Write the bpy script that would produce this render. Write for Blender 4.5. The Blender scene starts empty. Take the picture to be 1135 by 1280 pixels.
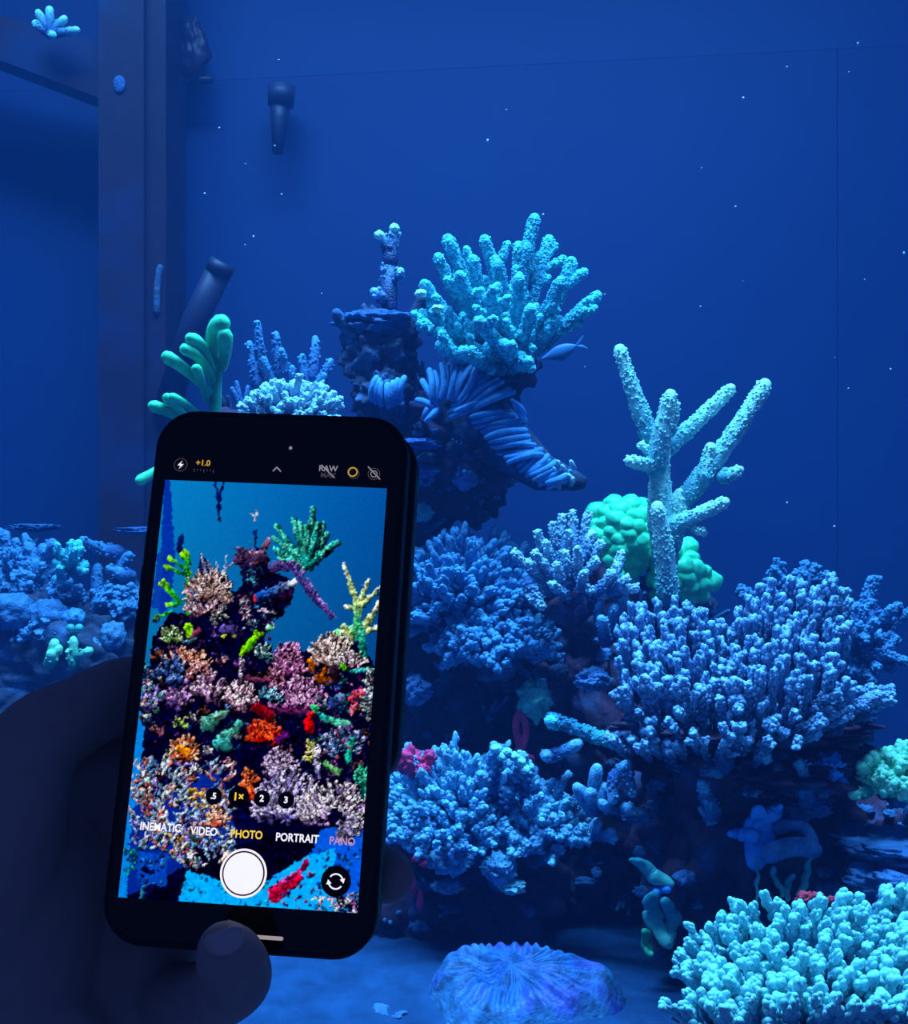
import bpy, math, random
import numpy as np
from mathutils import Vector, Matrix, noise

S = bpy.context.scene
COL = S.collection
R = random.Random(11)

# ---------------------------------------------------------------- camera
F = 1400.0                     # focal length in pixels of the 1135 x 1280 frame
CZ = 0.50                      # camera height above the sand
cam = bpy.data.cameras.new('camera')
cam.sensor_fit = 'HORIZONTAL'; cam.sensor_width = 36.0; cam.lens = 36.0 * F / 1135.0
cam.clip_start = 0.01
cam_o = bpy.data.objects.new('camera', cam); COL.objects.link(cam_o)
cam_o.location = (0, 0, CZ); cam_o.rotation_euler = (math.pi / 2, 0, 0)
S.camera = cam_o

# ---------------------------------------------------------------- world, lamps, exposure
w = bpy.data.worlds.new('dark_room'); S.world = w; w.use_nodes = True
w.node_tree.nodes['Background'].inputs[0].default_value = (0.016, 0.036, 0.16, 1)
w.node_tree.nodes['Background'].inputs[1].default_value = 1.5

def area(name, loc, sx, sy, power, col, target=None, spread=180):
    l = bpy.data.lights.new(name, 'AREA'); l.shape = 'RECTANGLE'; l.size = sx; l.size_y = sy
    l.energy = power; l.color = col; l.spread = math.radians(spread)
    o = bpy.data.objects.new(name, l); COL.objects.link(o); o.location = loc
    if target is not None:
        o.rotation_euler = (math.atan2(target[1] - loc[1], loc[2] - target[2]), 0, 0)     # tilt the long panel forward only
    return o
LED = (0.13, 0.46, 1.0)
area('aquarium_led_front', (-0.05, 0.92, 2.35), 2.1, 0.30, 64, LED, (0.0, 1.15, 0.3), 100)
area('aquarium_led_back', (0.0, 1.25, 2.35), 2.1, 0.30, 17, LED, (0.0, 1.25, 0.3), 100)

S.view_settings.view_transform = 'Standard'; S.view_settings.look = 'None'
S.view_settings.gamma = 1.0; S.view_settings.use_curve_mapping = False
S.view_settings.exposure = 0.0
S.cycles.use_denoising = True
S.cycles.max_bounces = 5; S.cycles.diffuse_bounces = 3; S.cycles.volume_bounces = 1; S.cycles.transparent_max_bounces = 12
S.cycles.sample_clamp_indirect = 4.0

# ---------------------------------------------------------------- helpers
def at(px, py, d):
    return Vector(((px - 567.5) / F * d, d, CZ - (py - 640.0) / F * d))
def A(px, py, d): return np.array(at(px, py, d))

def srgb(r, g, b):
    f = lambda c: (c / 12.92 if c <= 0.04045 else ((c + 0.055) / 1.055) ** 2.4)
    return tuple(f(v / 255.0) for v in (r, g, b))

def mat(name, base, tip=None, rough=0.6, bump=0.3, bscale=300.0, var=0.35, vscale=40.0, spec=0.3, sss=0.0, third=None, tscale=15.0, power=2.0):
    """Procedural: base to tip colour along the growth ('tip' attribute), noise variation, optional patches, fine bump."""
    m = bpy.data.materials.new(name); m.use_nodes = True
    nt = m.node_tree; N = nt.nodes; L = nt.links
    b = N['Principled BSDF']
    b.inputs['Roughness'].default_value = rough
    b.inputs['Specular IOR Level'].default_value = spec
    tc = N.new('ShaderNodeTexCoord')
    last = None
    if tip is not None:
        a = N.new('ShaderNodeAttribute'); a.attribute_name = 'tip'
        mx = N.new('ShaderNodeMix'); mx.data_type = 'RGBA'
        pw_ = N.new('ShaderNodeMath'); pw_.operation = 'POWER'; pw_.inputs[1].default_value = power; L.new(a.outputs['Fac'], pw_.inputs[0]); L.new(pw_.outputs[0], mx.inputs[0])  # exponent deepens the base end, imitating shade between branches
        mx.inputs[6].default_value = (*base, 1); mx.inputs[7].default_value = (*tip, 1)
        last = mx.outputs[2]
    else:
        rgb = N.new('ShaderNodeRGB'); rgb.outputs[0].default_value = (*base, 1); last = rgb.outputs[0]
    if third is not None:
        n3 = N.new('ShaderNodeTexNoise'); n3.inputs['Scale'].default_value = tscale; n3.inputs['Detail'].default_value = 4
        L.new(tc.outputs['Object'], n3.inputs['Vector'])
        cr = N.new('ShaderNodeValToRGB'); cr.color_ramp.elements[0].position = 0.5; cr.color_ramp.elements[1].position = 0.66
        L.new(n3.outputs['Fac'], cr.inputs[0])
        m3 = N.new('ShaderNodeMix'); m3.data_type = 'RGBA'
        L.new(cr.outputs[0], m3.inputs[0]); L.new(last, m3.inputs[6]); m3.inputs[7].default_value = (*third, 1)
        last = m3.outputs[2]
    if var > 0:
        n = N.new('ShaderNodeTexNoise'); n.inputs['Scale'].default_value = vscale; n.inputs['Detail'].default_value = 3
        L.new(tc.outputs['Object'], n.inputs['Vector'])
        mr = N.new('ShaderNodeMapRange'); mr.inputs[1].default_value = 0.3; mr.inputs[2].default_value = 0.7
        mr.inputs[3].default_value = 1 - var; mr.inputs[4].default_value = 1 + var
        L.new(n.outputs['Fac'], mr.inputs[0])
        mu = N.new('ShaderNodeVectorMath'); mu.operation = 'SCALE'
        L.new(last, mu.inputs[0]); L.new(mr.outputs[0], mu.inputs['Scale'])
        last = mu.outputs[0]
    L.new(last, b.inputs['Base Color'])
    if sss > 0:
        b.inputs['Subsurface Weight'].default_value = sss
        b.inputs['Subsurface Radius'].default_value = (0.004, 0.004, 0.004)
    if bump > 0:
        nb = N.new('ShaderNodeTexNoise'); nb.inputs['Scale'].default_value = bscale; nb.inputs['Detail'].default_value = 4
        L.new(tc.outputs['Object'], nb.inputs['Vector'])
        bp = N.new('ShaderNodeBump'); bp.inputs['Strength'].default_value = bump; bp.inputs['Distance'].default_value = 0.004
        L.new(nb.outputs['Fac'], bp.inputs['Height']); L.new(bp.outputs[0], b.inputs['Normal'])
    return m

def plain(name, col, rough=0.4, spec=0.5, emit=0.0):
    m = bpy.data.materials.new(name); m.use_nodes = True
    b = m.node_tree.nodes['Principled BSDF']
    b.inputs['Base Color'].default_value = (*col, 1); b.inputs['Roughness'].default_value = rough
    b.inputs['Specular IOR Level'].default_value = spec
    if emit:
        b.inputs['Emission Color'].default_value = (*col, 1); b.inputs['Emission Strength'].default_value = emit
    return m

def mesh_from(name, V, Fc, tip=None, smooth=True):
    me = bpy.data.meshes.new(name)
    me.from_pydata([tuple(v) for v in V], [], Fc)
    if smooth: me.shade_smooth()
    if tip is not None:
        at_ = me.attributes.new('tip', 'FLOAT', 'POINT')
        at_.data.foreach_set('value', np.asarray(tip, dtype=np.float32))
    me.update()
    return me

def ico(sub):
    t = (1 + 5 ** .5) / 2
    v = [(-1, t, 0), (1, t, 0), (-1, -t, 0), (1, -t, 0), (0, -1, t), (0, 1, t), (0, -1, -t), (0, 1, -t), (t, 0, -1), (t, 0, 1), (-t, 0, -1), (-t, 0, 1)]
    v = [np.array(p) / np.linalg.norm(p) for p in v]
    f = [(0, 11, 5), (0, 5, 1), (0, 1, 7), (0, 7, 10), (0, 10, 11), (1, 5, 9), (5, 11, 4), (11, 10, 2), (10, 7, 6), (7, 1, 8), (3, 9, 4), (3, 4, 2), (3, 2, 6), (3, 6, 8), (3, 8, 9), (4, 9, 5), (2, 4, 11), (6, 2, 10), (8, 6, 7), (9, 8, 1)]
    for _ in range(sub):
        mid = {}; nf = []
        def m(a, b):
            k = (min(a, b), max(a, b))
            if k not in mid:
                p = v[a] + v[b]; v.append(p / np.linalg.norm(p)); mid[k] = len(v) - 1
            return mid[k]
        for a, b, c in f:
            ab, bc, ca = m(a, b), m(b, c), m(c, a)
            nf += [(a, ab, ca), (b, bc, ab), (c, ca, bc), (ab, bc, ca)]
        f = nf
    return np.array(v), f
ICO = [ico(k) for k in range(6)]

class MB:
    def __init__(s): s.V = []; s.F = []; s.T = []; s.n = 0
    def add(s, V, Fc, tip=0.0):
        V = np.asarray(V, float); s.V.append(V)
        s.F += [tuple(i + s.n for i in f) for f in Fc]
        s.T.append(np.broadcast_to(np.asarray(tip, float), (len(V),)).copy()); s.n += len(V)
    def sphere(s, c, r, sub=1, tip=0.0, scale=(1, 1, 1)):
        V, Fc = ICO[sub]; s.add(V * r * np.array(scale) + np.array(c), Fc, tip)
    def tube(s, P, rad, ns=8, tips=None, flat=None, cap=True):
        """A round-ended tube through the points P; flat = (axis, factor) squashes each ring along an axis."""
        P = np.asarray(P, float); n = len(P); rad = np.broadcast_to(np.asarray(rad, float), (n,)).copy()
        tg = np.gradient(P, axis=0); tg /= np.linalg.norm(tg, axis=1)[:, None] + 1e-12
        tips = np.linspace(0, 1, n) if tips is None else np.broadcast_to(np.asarray(tips, float), (n,))
        rings = []; rt = []
        ref = np.array((0, 0, 1.)) if abs(tg[0][2]) < .9 else np.array((1., 0, 0))
        e1 = np.cross(tg[0], ref); e1 /= np.linalg.norm(e1)
        fr = []
        for i in range(n):
            e1 = e1 - tg[i] * (e1 @ tg[i]); e1 /= np.linalg.norm(e1) + 1e-12
            fr.append((e1, np.cross(tg[i], e1)))
        items = []
        if cap: items += [(0, -0.94, .34), (0, -.7, .71)]
        items += [(i, 0., 1.) for i in range(n)]
        if cap: items += [(n - 1, .7, .71), (n - 1, .94, .34)]
        a = np.linspace(0, 2 * math.pi, ns, endpoint=False)
        for i, off, k in items:
            e1, e2 = fr[i]
            ring = (np.cos(a)[:, None] * e1 + np.sin(a)[:, None] * e2) * rad[i] * k
            if flat is not None:
                ax = np.array(flat[0], float); ax /= np.linalg.norm(ax)
                ring -= (ring @ ax)[:, None] * ax * (1 - flat[1])
            rings.append(P[i] + tg[i] * rad[i] * off + ring); rt.append(np.full(ns, tips[i]))
        V = np.concatenate(rings); T = np.concatenate(rt); m = len(items); Fc = []
        for i in range(m - 1):
            for j in range(ns):
                j2 = (j + 1) % ns
                Fc.append((i * ns + j, i * ns + j2, (i + 1) * ns + j2, (i + 1) * ns + j))
        Fc.append(tuple(range(ns))[::-1]); Fc.append(tuple((m - 1) * ns + j for j in range(ns)))
        s.add(V, Fc, T)
        return P, rad, tg, fr, tips
    def nubs(s, tube, count, r, sub=0, rng=R, lean=0.5, t0=0.1, tipadd=0.25, up=None, stretch=1.0):
        P, rad, tg, fr, tips = tube; n = len(P)
        for _ in range(count):
            u = (t0 + (1 - t0) * rng.random()) * (n - 1); i = min(int(u), n - 2); k = u - i
            p = P[i] * (1 - k) + P[i + 1] * k; ra = rad[i] * (1 - k) + rad[i + 1] * k
            a = rng.random() * 2 * math.pi
            d = fr[i][0] * math.cos(a) + fr[i][1] * math.sin(a)
            rr = r * rng.uniform(.75, 1.25)
            c = p + d * ra * .92 + tg[i] * rr * lean
            V, Fc = ICO[sub]
            V = V * rr
            if stretch != 1.0:
                ax = d * .6 + tg[i] * .6; ax /= np.linalg.norm(ax)
                V = V + (V @ ax)[:, None] * ax * (stretch - 1)
            tt = min(1, tips[i] * .75 + tipadd)
            s.add(V + c, Fc, tt)
    def mesh(s, name, origin=(0, 0, 0), smooth=True):
        V = np.concatenate(s.V) - np.array(origin)
        return mesh_from(name, V, s.F, np.concatenate(s.T), smooth)
    def build(s, name, m, parent=None, origin=None, smooth=True):
        o0 = (0, 0, 0) if origin is None else origin
        return link(name, s.mesh(name, o0, smooth), m, parent)

def link(name, me, m, parent=None, matrix=None):
    o = bpy.data.objects.new(name, me); COL.objects.link(o)
    if m is not None and len(me.materials) == 0: me.materials.append(m)
    if parent is not None: o.parent = parent
    if matrix is not None: o.matrix_local = matrix
    return o

def tag(o, label, cat, group=None):
    o['label'] = label; o['category'] = cat
    if group: o['group'] = group
    return o
def thing(name, label, cat, loc=(0, 0, 0), group=None):
    o = bpy.data.objects.new(name, None); COL.objects.link(o); o.location = loc
    o.empty_display_size = 0.02
    return tag(o, label, cat, group)
def struct(o): o['kind'] = 'structure'; return o

def box_mb(mb, lo, hi):
    x0, y0, z0 = lo; x1, y1, z1 = hi
    V = [(x0, y0, z0), (x1, y0, z0), (x1, y1, z0), (x0, y1, z0), (x0, y0, z1), (x1, y0, z1), (x1, y1, z1), (x0, y1, z1)]
    mb.add(V, [(0, 3, 2, 1), (4, 5, 6, 7), (0, 1, 5, 4), (1, 2, 6, 5), (2, 3, 7, 6), (3, 0, 4, 7)])

def bez(p0, p1, p2, n=8):
    t = np.linspace(0, 1, n)[:, None]
    return (1 - t) ** 2 * np.asarray(p0) + 2 * t * (1 - t) * np.asarray(p1) + t ** 2 * np.asarray(p2)

def displaced(sub, c, rad, amp, freq, seed, ridge=0.0):
    V, Fc = ICO[sub]; out = np.empty_like(V); off = Vector((seed * 3.1, seed * 1.7, seed * 5.3))
    for i, v in enumerate(V):
        p = Vector(v)
        k = 1 + amp * noise.fractal(p * freq + off, 1.0, 2.0, 4)
        if ridge: k += ridge * (abs(noise.noise(p * freq * 2.3 + off)) - .25)
        out[i] = v * k
    return out * np.array(rad) + np.array(c), Fc

# ---------------------------------------------------------------- materials
M = {}
M['wall'] = mat('blue_tank_wall', (0.0022, 0.026, 0.105), None, 0.55, 0.05, 8, 0.06, 2.0, 0.2)
M['wall2'] = mat('upper_tank_wall', (0.0026, 0.030, 0.115), None, 0.55, 0.05, 8, 0.06, 2.0, 0.2)
M['post'] = mat('dark_overflow_plastic', (0.022, 0.009, 0.018), None, 0.45, 0.1, 60, 0.3, 6, 0.2, third=(0.008, 0.015, 0.05), tscale=6)
M['sand'] = mat('pale_sand', (0.014, 0.060, 0.15), None, 0.8, 0.5, 260, 0.25, 30, 0.1)
M['rock'] = mat('dark_live_rock', (0.065, 0.026, 0.055), None, 0.8, 0.9, 90, 0.5, 25, 0.15, third=(0.04, 0.07, 0.16), tscale=22)
M['rock2'] = mat('blue_live_rock', (0.04, 0.055, 0.10), None, 0.8, 0.9, 90, 0.5, 25, 0.15, third=(0.05, 0.13, 0.26), tscale=18)
M['teal'] = mat('teal_coral', (0.012, 0.14, 0.26), (0.09, 0.68, 0.74), 0.6, 0.9, 420, 0.45, 160)
M['stag'] = mat('staghorn_coral', (0.08, 0.40, 0.46), (0.55, 0.97, 0.78), 0.55, 0.7, 450, 0.25, 120, power=1.2)
M['green'] = mat('green_leaf_coral', (0.02, 0.34, 0.18), (0.07, 0.92, 0.36), 0.45, 0.2, 200, 0.25, 60)
M['bubble'] = mat('green_bubble_coral', (0.06, 0.95, 0.42), None, 0.35, 0.15, 120, 0.3, 60)
M['spiky'] = mat('pale_spiky_coral', (0.03, 0.13, 0.32), (0.45, 0.74, 0.80), 0.55, 0.6, 420, 0.25, 100)
M['dull'] = mat('dull_blue_coral', (0.02, 0.09, 0.24), (0.07, 0.27, 0.48), 0.65, 0.6, 300, 0.3, 80)
M['knob'] = mat('blue_knobbed_coral', (0.006, 0.025, 0.12), (0.26, 0.52, 0.80), 0.45, 0.7, 420, 0.5, 160, 0.5, power=2.4)  # pale growth tips; dark base and contrast also imitate highlights and shade
M['bush'] = mat('blue_bush_coral', (0.012, 0.08, 0.27), (0.16, 0.48, 0.70), 0.5, 0.7, 420, 0.45, 140, 0.4, power=2.2)  # growth tips plus darkened base, part of it painted shade between branches
M['bright'] = mat('bright_teal_coral', (0.005, 0.055, 0.22), (0.30, 0.82, 0.78), 0.5, 0.4, 420, 0.25, 140, power=2.3)  # base colour kept dark to paint blue shadow between the pale tips
M['ridge'] = mat('ridged_coral', (0.05, 0.24, 0.50), (0.08, 0.34, 0.62), 0.65, 0.3, 300, 0.25, 90)
M['head'] = mat('purple_sponge', (0.035, 0.05, 0.10), None, 0.8, 0.8, 140, 0.4, 40, 0.15, third=(0.06, 0.14, 0.27), tscale=30)
M['disc'] = mat('ridged_disc_coral', (0.025, 0.12, 0.32), (0.12, 0.36, 0.54), 0.5, 0.5, 160, 0.6, 55, third=(0.06, 0.08, 0.36), tscale=26)
M['pink'] = mat('magenta_sponge', (0.85, 0.03, 0.14), None, 0.6, 0.4, 200, 0.3, 80)
M['red'] = mat('red_coralline', (0.80, 0.05, 0.08), None, 0.6, 0.5, 250, 0.3, 80)
M['flap'] = mat('blue_soft_flap', (0.04, 0.32, 0.80), None, 0.6, 0.2, 150, 0.2, 40)
M['tealdrape'] = mat('teal_soft_coral', (0.03, 0.34, 0.36), (0.12, 0.60, 0.45), 0.45, 0.2, 200, 0.3, 60)
M['plate'] = mat('blue_plate_coral', (0.05, 0.16, 0.36), None, 0.6, 0.6, 260, 0.35, 60)
M['pipe'] = mat('black_pipe', (0.018, 0.018, 0.045), None, 0.5, 0.05, 60, 0.2, 20, 0.3)
M['fish'] = mat('pale_fish', (0.04, 0.16, 0.34), None, 0.4, 0.1, 100, 0.2, 60)
M['gblue'] = mat('green_tuft_coral', (0.03, 0.34, 0.22), (0.26, 0.85, 0.52), 0.5, 0.4, 300, 0.3, 80)

# ---------------------------------------------------------------- tank shell
BY = 2.0
def slab(name, px, py, d, thick, m, parent=None):
    """A flat panel facing the camera from picture corner points on the plane y = d, with thickness."""
    V = [at(px[i], py[i], d) for i in range(4)]
    V2 = [v + Vector((0, thick, 0)) for v in V]
    mb = MB(); mb.add([tuple(v) for v in V + V2], [(0, 1, 2, 3), (7, 6, 5, 4), (0, 4, 5, 1), (1, 5, 6, 2), (2, 6, 7, 3), (3, 7, 4, 0)])
    return mb.build(name, m, parent, smooth=False)
mb = MB(); box_mb(mb, (-1.15, BY + .012, -0.02), (1.15, BY + .04, 1.62)); wb = struct(mb.build('wall_back', M['wall'], smooth=False))
slab('panel', (-250, 1046, 1046, -250), (90, 55, 1100, 1100), BY + .004, .01, M['wall'], wb)
slab('panel', (1047, 1400, 1400, 1047), (55, 35, 1100, 1100), BY + .004, .01, M['wall'], wb)
slab('panel', (-250, 1400, 1400, -250), (-140, -140, 43, 127), BY + .0036, .0015, M['wall2'], wb)
for nm, x in (('wall_left', -1.17), ('wall_right', 1.15)):
    mb = MB(); box_mb(mb, (x, 0.70, -0.02), (x + .02, BY + .012, 1.62)); struct(mb.build(nm, M['wall'], smooth=False))
mb = MB(); box_mb(mb, (-1.17, 0.66, 0.95), (1.17, 0.70, 2.5)); struct(mb.build('front_light_shield', M['post'], smooth=False))  # unseen header panel, added to keep lamp light off the hand
# sand bed
nx, ny = 150, 110
xs = np.linspace(-1.15, 1.15, nx); ys = np.linspace(0.735, BY + .01, ny)
V = []
for y in ys:
    for x in xs:
        z = 0.018 * noise.fractal(Vector((x * 4, y * 4, 3.3)), 1.0, 2.0, 3) + .004 * noise.noise(Vector((x * 30, y * 30, 1)))
        V.append((x, y, z - 0.004))
Fc = [(j * nx + i, j * nx + i + 1, (j + 1) * nx + i + 1, (j + 1) * nx + i) for j in range(ny - 1) for i in range(nx - 1)]
struct(link('floor', mesh_from('floor', V, Fc), M['sand']))
# front pane
gm = bpy.data.materials.new('clear_glass'); gm.use_nodes = True
nt = gm.node_tree; nt.nodes.clear()
tb = nt.nodes.new('ShaderNodeBsdfTransparent'); tb.inputs[0].default_value = (1, 1, 1, 1)
oo = nt.nodes.new('ShaderNodeOutputMaterial'); nt.links.new(tb.outputs[0], oo.inputs[0])
mb = MB(); box_mb(mb, (-1.15, 0.70, -0.02), (1.15, 0.712, 1.62)); struct(mb.build('window_1', gm, smooth=False))
# water: a body of faintly scattering blue water
wm = bpy.data.materials.new('blue_water'); wm.use_nodes = True
nt = wm.node_tree; nt.nodes.clear()
vs = nt.nodes.new('ShaderNodeVolumeScatter'); vs.inputs['Color'].default_value = (0.10, 0.35, 1.0, 1); vs.inputs['Density'].default_value = 0.065
vs.inputs['Anisotropy'].default_value = 0.0
oo = nt.nodes.new('ShaderNodeOutputMaterial'); nt.links.new(vs.outputs[0], oo.inputs['Volume'])
mb = MB(); box_mb(mb, (-1.149, 0.713, -0.015), (1.149, BY + .011, 1.56)); wo = mb.build('water', wm, smooth=False)
tag(wo, 'clear blue water filling the aquarium', 'water'); wo['kind'] = 'stuff'

# overflow post with slanting brace
def post():
    d = 1.86
    p = at(175, 640, d); t = thing('overflow_post', 'tall dark post with a slanting brace against blue wall', 'post', (p.x, d, 0))
    mb = MB(); x0, x1 = at(135, 0, d).x, at(190, 0, d).x
    box_mb(mb, (x0, d - .05, 0), (x1, d + .10, 1.60)); mb.build('post_face', M['post'], t, (p.x, d, 0), False)
    mb = MB(); box_mb(mb, (x1, d - .035, 0), (at(214, 0, d).x, d + .10, 1.60)); mb.build('post_side', M['post'], t, (p.x, d, 0), False)
    V = [at(-160, -16, d), at(-160, 20, d), at(140, 131, d), at(140, 64, d)]
    V = [at(-160, 18, d), at(-160, -20, d), at(140, 62, d), at(140, 132, d)]
    a = [Vector(v) for v in V]; b2 = [v + Vector((0, .05, 0)) for v in a]
    mb = MB(); mb.add([tuple(v - Vector((0, .02, 0))) for v in a] + [tuple(v) for v in b2], [(0, 3, 2, 1), (4, 5, 6, 7), (0, 1, 5, 4), (1, 2, 6, 5), (2, 3, 7, 6), (3, 0, 4, 7)])
    mb.build('brace', M['post'], t, (p.x, d, 0), False)
    mb = MB(); mb.sphere(A(149, 105, d - .052), .010, 3, scale=(1, .35, 1.4)); mb.build('bolt', M['dull'], t, (p.x, d, 0))
    mb = MB(); mb.tube(bez(A(200, 335, d - .036), A(195, 360, d - .04), A(196, 390, d - .036)), .006); mb.build('tube_clip', M['rock2'], t, (p.x, d, 0))
post()

# black nozzle on the back wall, and slanting return pipe
t = thing('return_nozzle', 'black tapering nozzle hanging on the back wall near the post', 'nozzle', at(351, 190, 1.95))
o = at(351, 190, 1.95)
mb = MB(); mb.tube([A(352, 109, 1.95), A(351, 132, 1.95)], [.0245, .0225], 20, cap=False); mb.build('collar', M['pipe'], t, o)
mb = MB(); mb.tube([A(350, 128, 1.95), A(349, 150, 1.945), A(347, 191, 1.94)], [.0175, .0145, .0095], 20, cap=False); mb.build('spout', M['pipe'], t, o)
mb = MB(); mb.tube([A(349, 118, 1.95), A(349, 118, 2.005)], .012, 12); mb.build('wall_stub', M['pipe'], t, o)
t = thing('return_pipe', 'black slanting pipe rising behind the green leafy coral', 'pipe', at(225, 480, 1.8)); o = at(225, 480, 1.8)
mb = MB(); mb.tube([A(205, 520, 1.82), A(244, 400, 1.8), A(276, 334, 1.78)], .021, 20, cap=False); mb.build('pipe_body', M['pipe'], t, o)
mb = MB(); mb.tube([A(272, 342, 1.78), A(279, 328, 1.777)], .0215, 16, cap=False); mb.build('pipe_mouth', M['pipe'], t, o)
t = thing('dark_fixture', 'blotchy dark purple pump hanging beside the post top', 'fixture', at(245, 110, 1.93)); o = at(245, 110, 1.93)  # blotchy dark lump with an arm, beside the post top
V, Fc = displaced(3, A(240, 62, 1.95), (.028, .02, .05), .45, 2.0, 4); mb = MB(); mb.add(V, Fc); mb.build('fixture_body', M['post'], t, o)
mb = MB(); mb.tube([A(215, 100, 1.95), A(262, 100, 1.95)], .007, 8); mb.tube([A(214, 100, 1.95), A(214, 99, 1.88)], .006, 8); mb.build('mount_arm', M['post'], t, o)

# ---------------------------------------------------------------- rocks
def rock_mesh(px, py, d, rx, rz, ry, seed, sub=5, amp=.42, freq=1.6, ridge=.3):
    c = at(px, py, d)
    V, Fc = displaced(sub, c, (rx / F * d, ry, rz / F * d), amp, freq, seed, ridge)
    V[:, 2] = np.maximum(V[:, 2], -.012)
    return c, V, Fc
def rock(label, px, py, d, rx, rz, ry, seed, m='rock', sub=5, name='live_rock'):
    c, V, Fc = rock_mesh(px, py, d, rx, rz, ry, seed, sub); mb = MB(); mb.add(V, Fc)
    b = (c.x, c.y, max(0.0, float(V[:, 2].min())))
    o = mb.build(name, M[m], None, b); o.location = b
    return tag(o, label, 'rock')
def reef(label, rows):
    c0 = at(*rows[0][:3]); b = (c0.x, c0.y, 0.0); t = thing('reef_rock', label, 'rock', b)
    rng = random.Random(41); crust = [MB(), MB(), MB()]
    for r in rows:
        c, V, Fc = rock_mesh(*r[:7]); mb = MB(); mb.add(V, Fc); mb.build('boulder', M[r[7] if len(r) > 7 else 'rock'], t, b)
        for _ in range(95):
            p = V[rng.randrange(len(V))]
            if p[1] > c.y + .02 or p[2] < .01: continue
            q = p - np.array(c); q /= np.linalg.norm(q); rr_ = rng.uniform(.004, .011); i = rng.choice((0, 0, 1, 1, 2))
            W2, F2 = displaced(2, p + q * rr_ * .2, (rr_ * rng.uniform(.8, 1.6), rr_, rr_ * rng.uniform(.5, 1.3)), .5, 2.0, rng.random() * 90); crust[i].add(W2, F2, rng.random())
            if rng.random() < .35:
                for k in range(3):
                    e = q + np.array([rng.uniform(-.7, .7), rng.uniform(-.7, .2), rng.uniform(0, 1)]); crust[i].tube([p, p + e * rr_ * 1.2, p + e * rr_ * 2.4], [rr_ * .45, rr_ * .4, rr_ * .3], 6)
    for i, mm in enumerate(('plate', 'dull', 'head')):
        q = crust[i].build('encrusting_growth', M[mm], t, b); q['kind'] = 'stuff'
reef('dark reef rock mass carrying the corals, from phone to tank corner', [
    (380, 830, 1.62, 150, 220, .15, 8), (585, 1080, 1.44, 140, 110, .13, 3), (725, 830, 1.50, 75, 130, .12, 4), (570, 920, 1.60, 130, 120, .12, 5), (560, 560, 1.52, 78, 85, .09, 6),
    (470, 680, 1.60, 95, 120, .12, 7), (330, 600, 1.55, 90, 90, .10, 9), (830, 790, 1.54, 60, 60, .06, 12, 'rock2'), (470, 1130, 1.40, 75, 48, .07, 15), (765, 1000, 1.46, 100, 120, .10, 16),
    (925, 1080, 1.32, 135, 200, .12, 1), (935, 945, 1.28, 125, 40, .11, 2), (1110, 1120, 1.34, 75, 100, .10, 13), (1015, 900, 1.50, 45, 90, .08, 17, 'rock2')])
rock('blue hazy rock under the finger corals by the post', 70, 835, 1.69, 128, 95, .05, 10, 'rock2')

rock('low rock under the bright teal branching coral', 1010, 1350, 1.0, 140, 80, .10, 14, 'rock2')
rock('small blue rubble stone on the sand beside the phone', 385, 1235, 1.22, 45, 14, .03, 18, 'plate', sub=4)
rock('flat blue rubble stone on the sand left of disc coral', 480, 1268, 1.15, 50, 14, .03, 19, 'plate', sub=4)

# ---------------------------------------------------------------- coral builders
def stroke_coral(name, label, cat, base, tips, m, r0, r1, nub=0, nubr=.002, bow=.15, part='branch', seed=1, basepart=None, nubsub=0, ns=9, stretch=1.3, t0=.05, group=None, twigs=0):
    """base: (px,py,d); tips: list of (px,py,d[,bx,by,bd]) - each branch from its start (default base) to its tip."""
    rng = random.Random(seed); b = at(*base); t = thing(name, label, cat, b, group)
    if basepart:
        rr, mm = basepart; V, Fc = displaced(3, b, (rr, rr, rr * .8), .35, 1.8, seed, .2); mb = MB(); mb.add(V, Fc); mb.build('base', M[mm], t, b)
    for tp in tips:
        p2 = A(*tp[:3]); p0 = A(*tp[3:6]) if len(tp) >= 6 else np.array(b)
        k = tp[6] if len(tp) > 6 else 1.0
        L = np.linalg.norm(p2 - p0); mid = (p0 + p2) / 2 + np.array([rng.uniform(-1, 1), rng.uniform(-1, 1), rng.uniform(-1, .2)]) * L * bow
        P = bez(p0, mid, p2, 10); mb = MB()
        tb = mb.tube(P, np.linspace(r0, r1, 10) * k * (1 + .10 * np.array([rng.uniform(-1, 1) for _ in range(10)])), ns)
        if nub: mb.nubs(tb, int(nub * L / .1), nubr, nubsub, rng, t0=t0, stretch=stretch)
        for _ in range(twigs):
            u = rng.uniform(.35, .95); p = P[int(u * 9)]; dv = (p2 - p0) / L * .8 + np.array([rng.uniform(-1, 1), rng.uniform(-1, .4), rng.uniform(-.5, 1)]); dv /= np.linalg.norm(dv); l = rng.uniform(.014, .036)
            tw = mb.tube(bez(p, p + dv * l * .5, p + dv * l + np.array((0, 0, .004)), 5), np.linspace(r1 * .85, r1 * .68, 5) * k, ns, tips=np.linspace(u, 1, 5)); mb.nubs(tw, int(nub * .2), nubr, nubsub, rng, t0=.1, stretch=stretch)
        mb.build(part, M[m], t, b)
    return t

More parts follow.
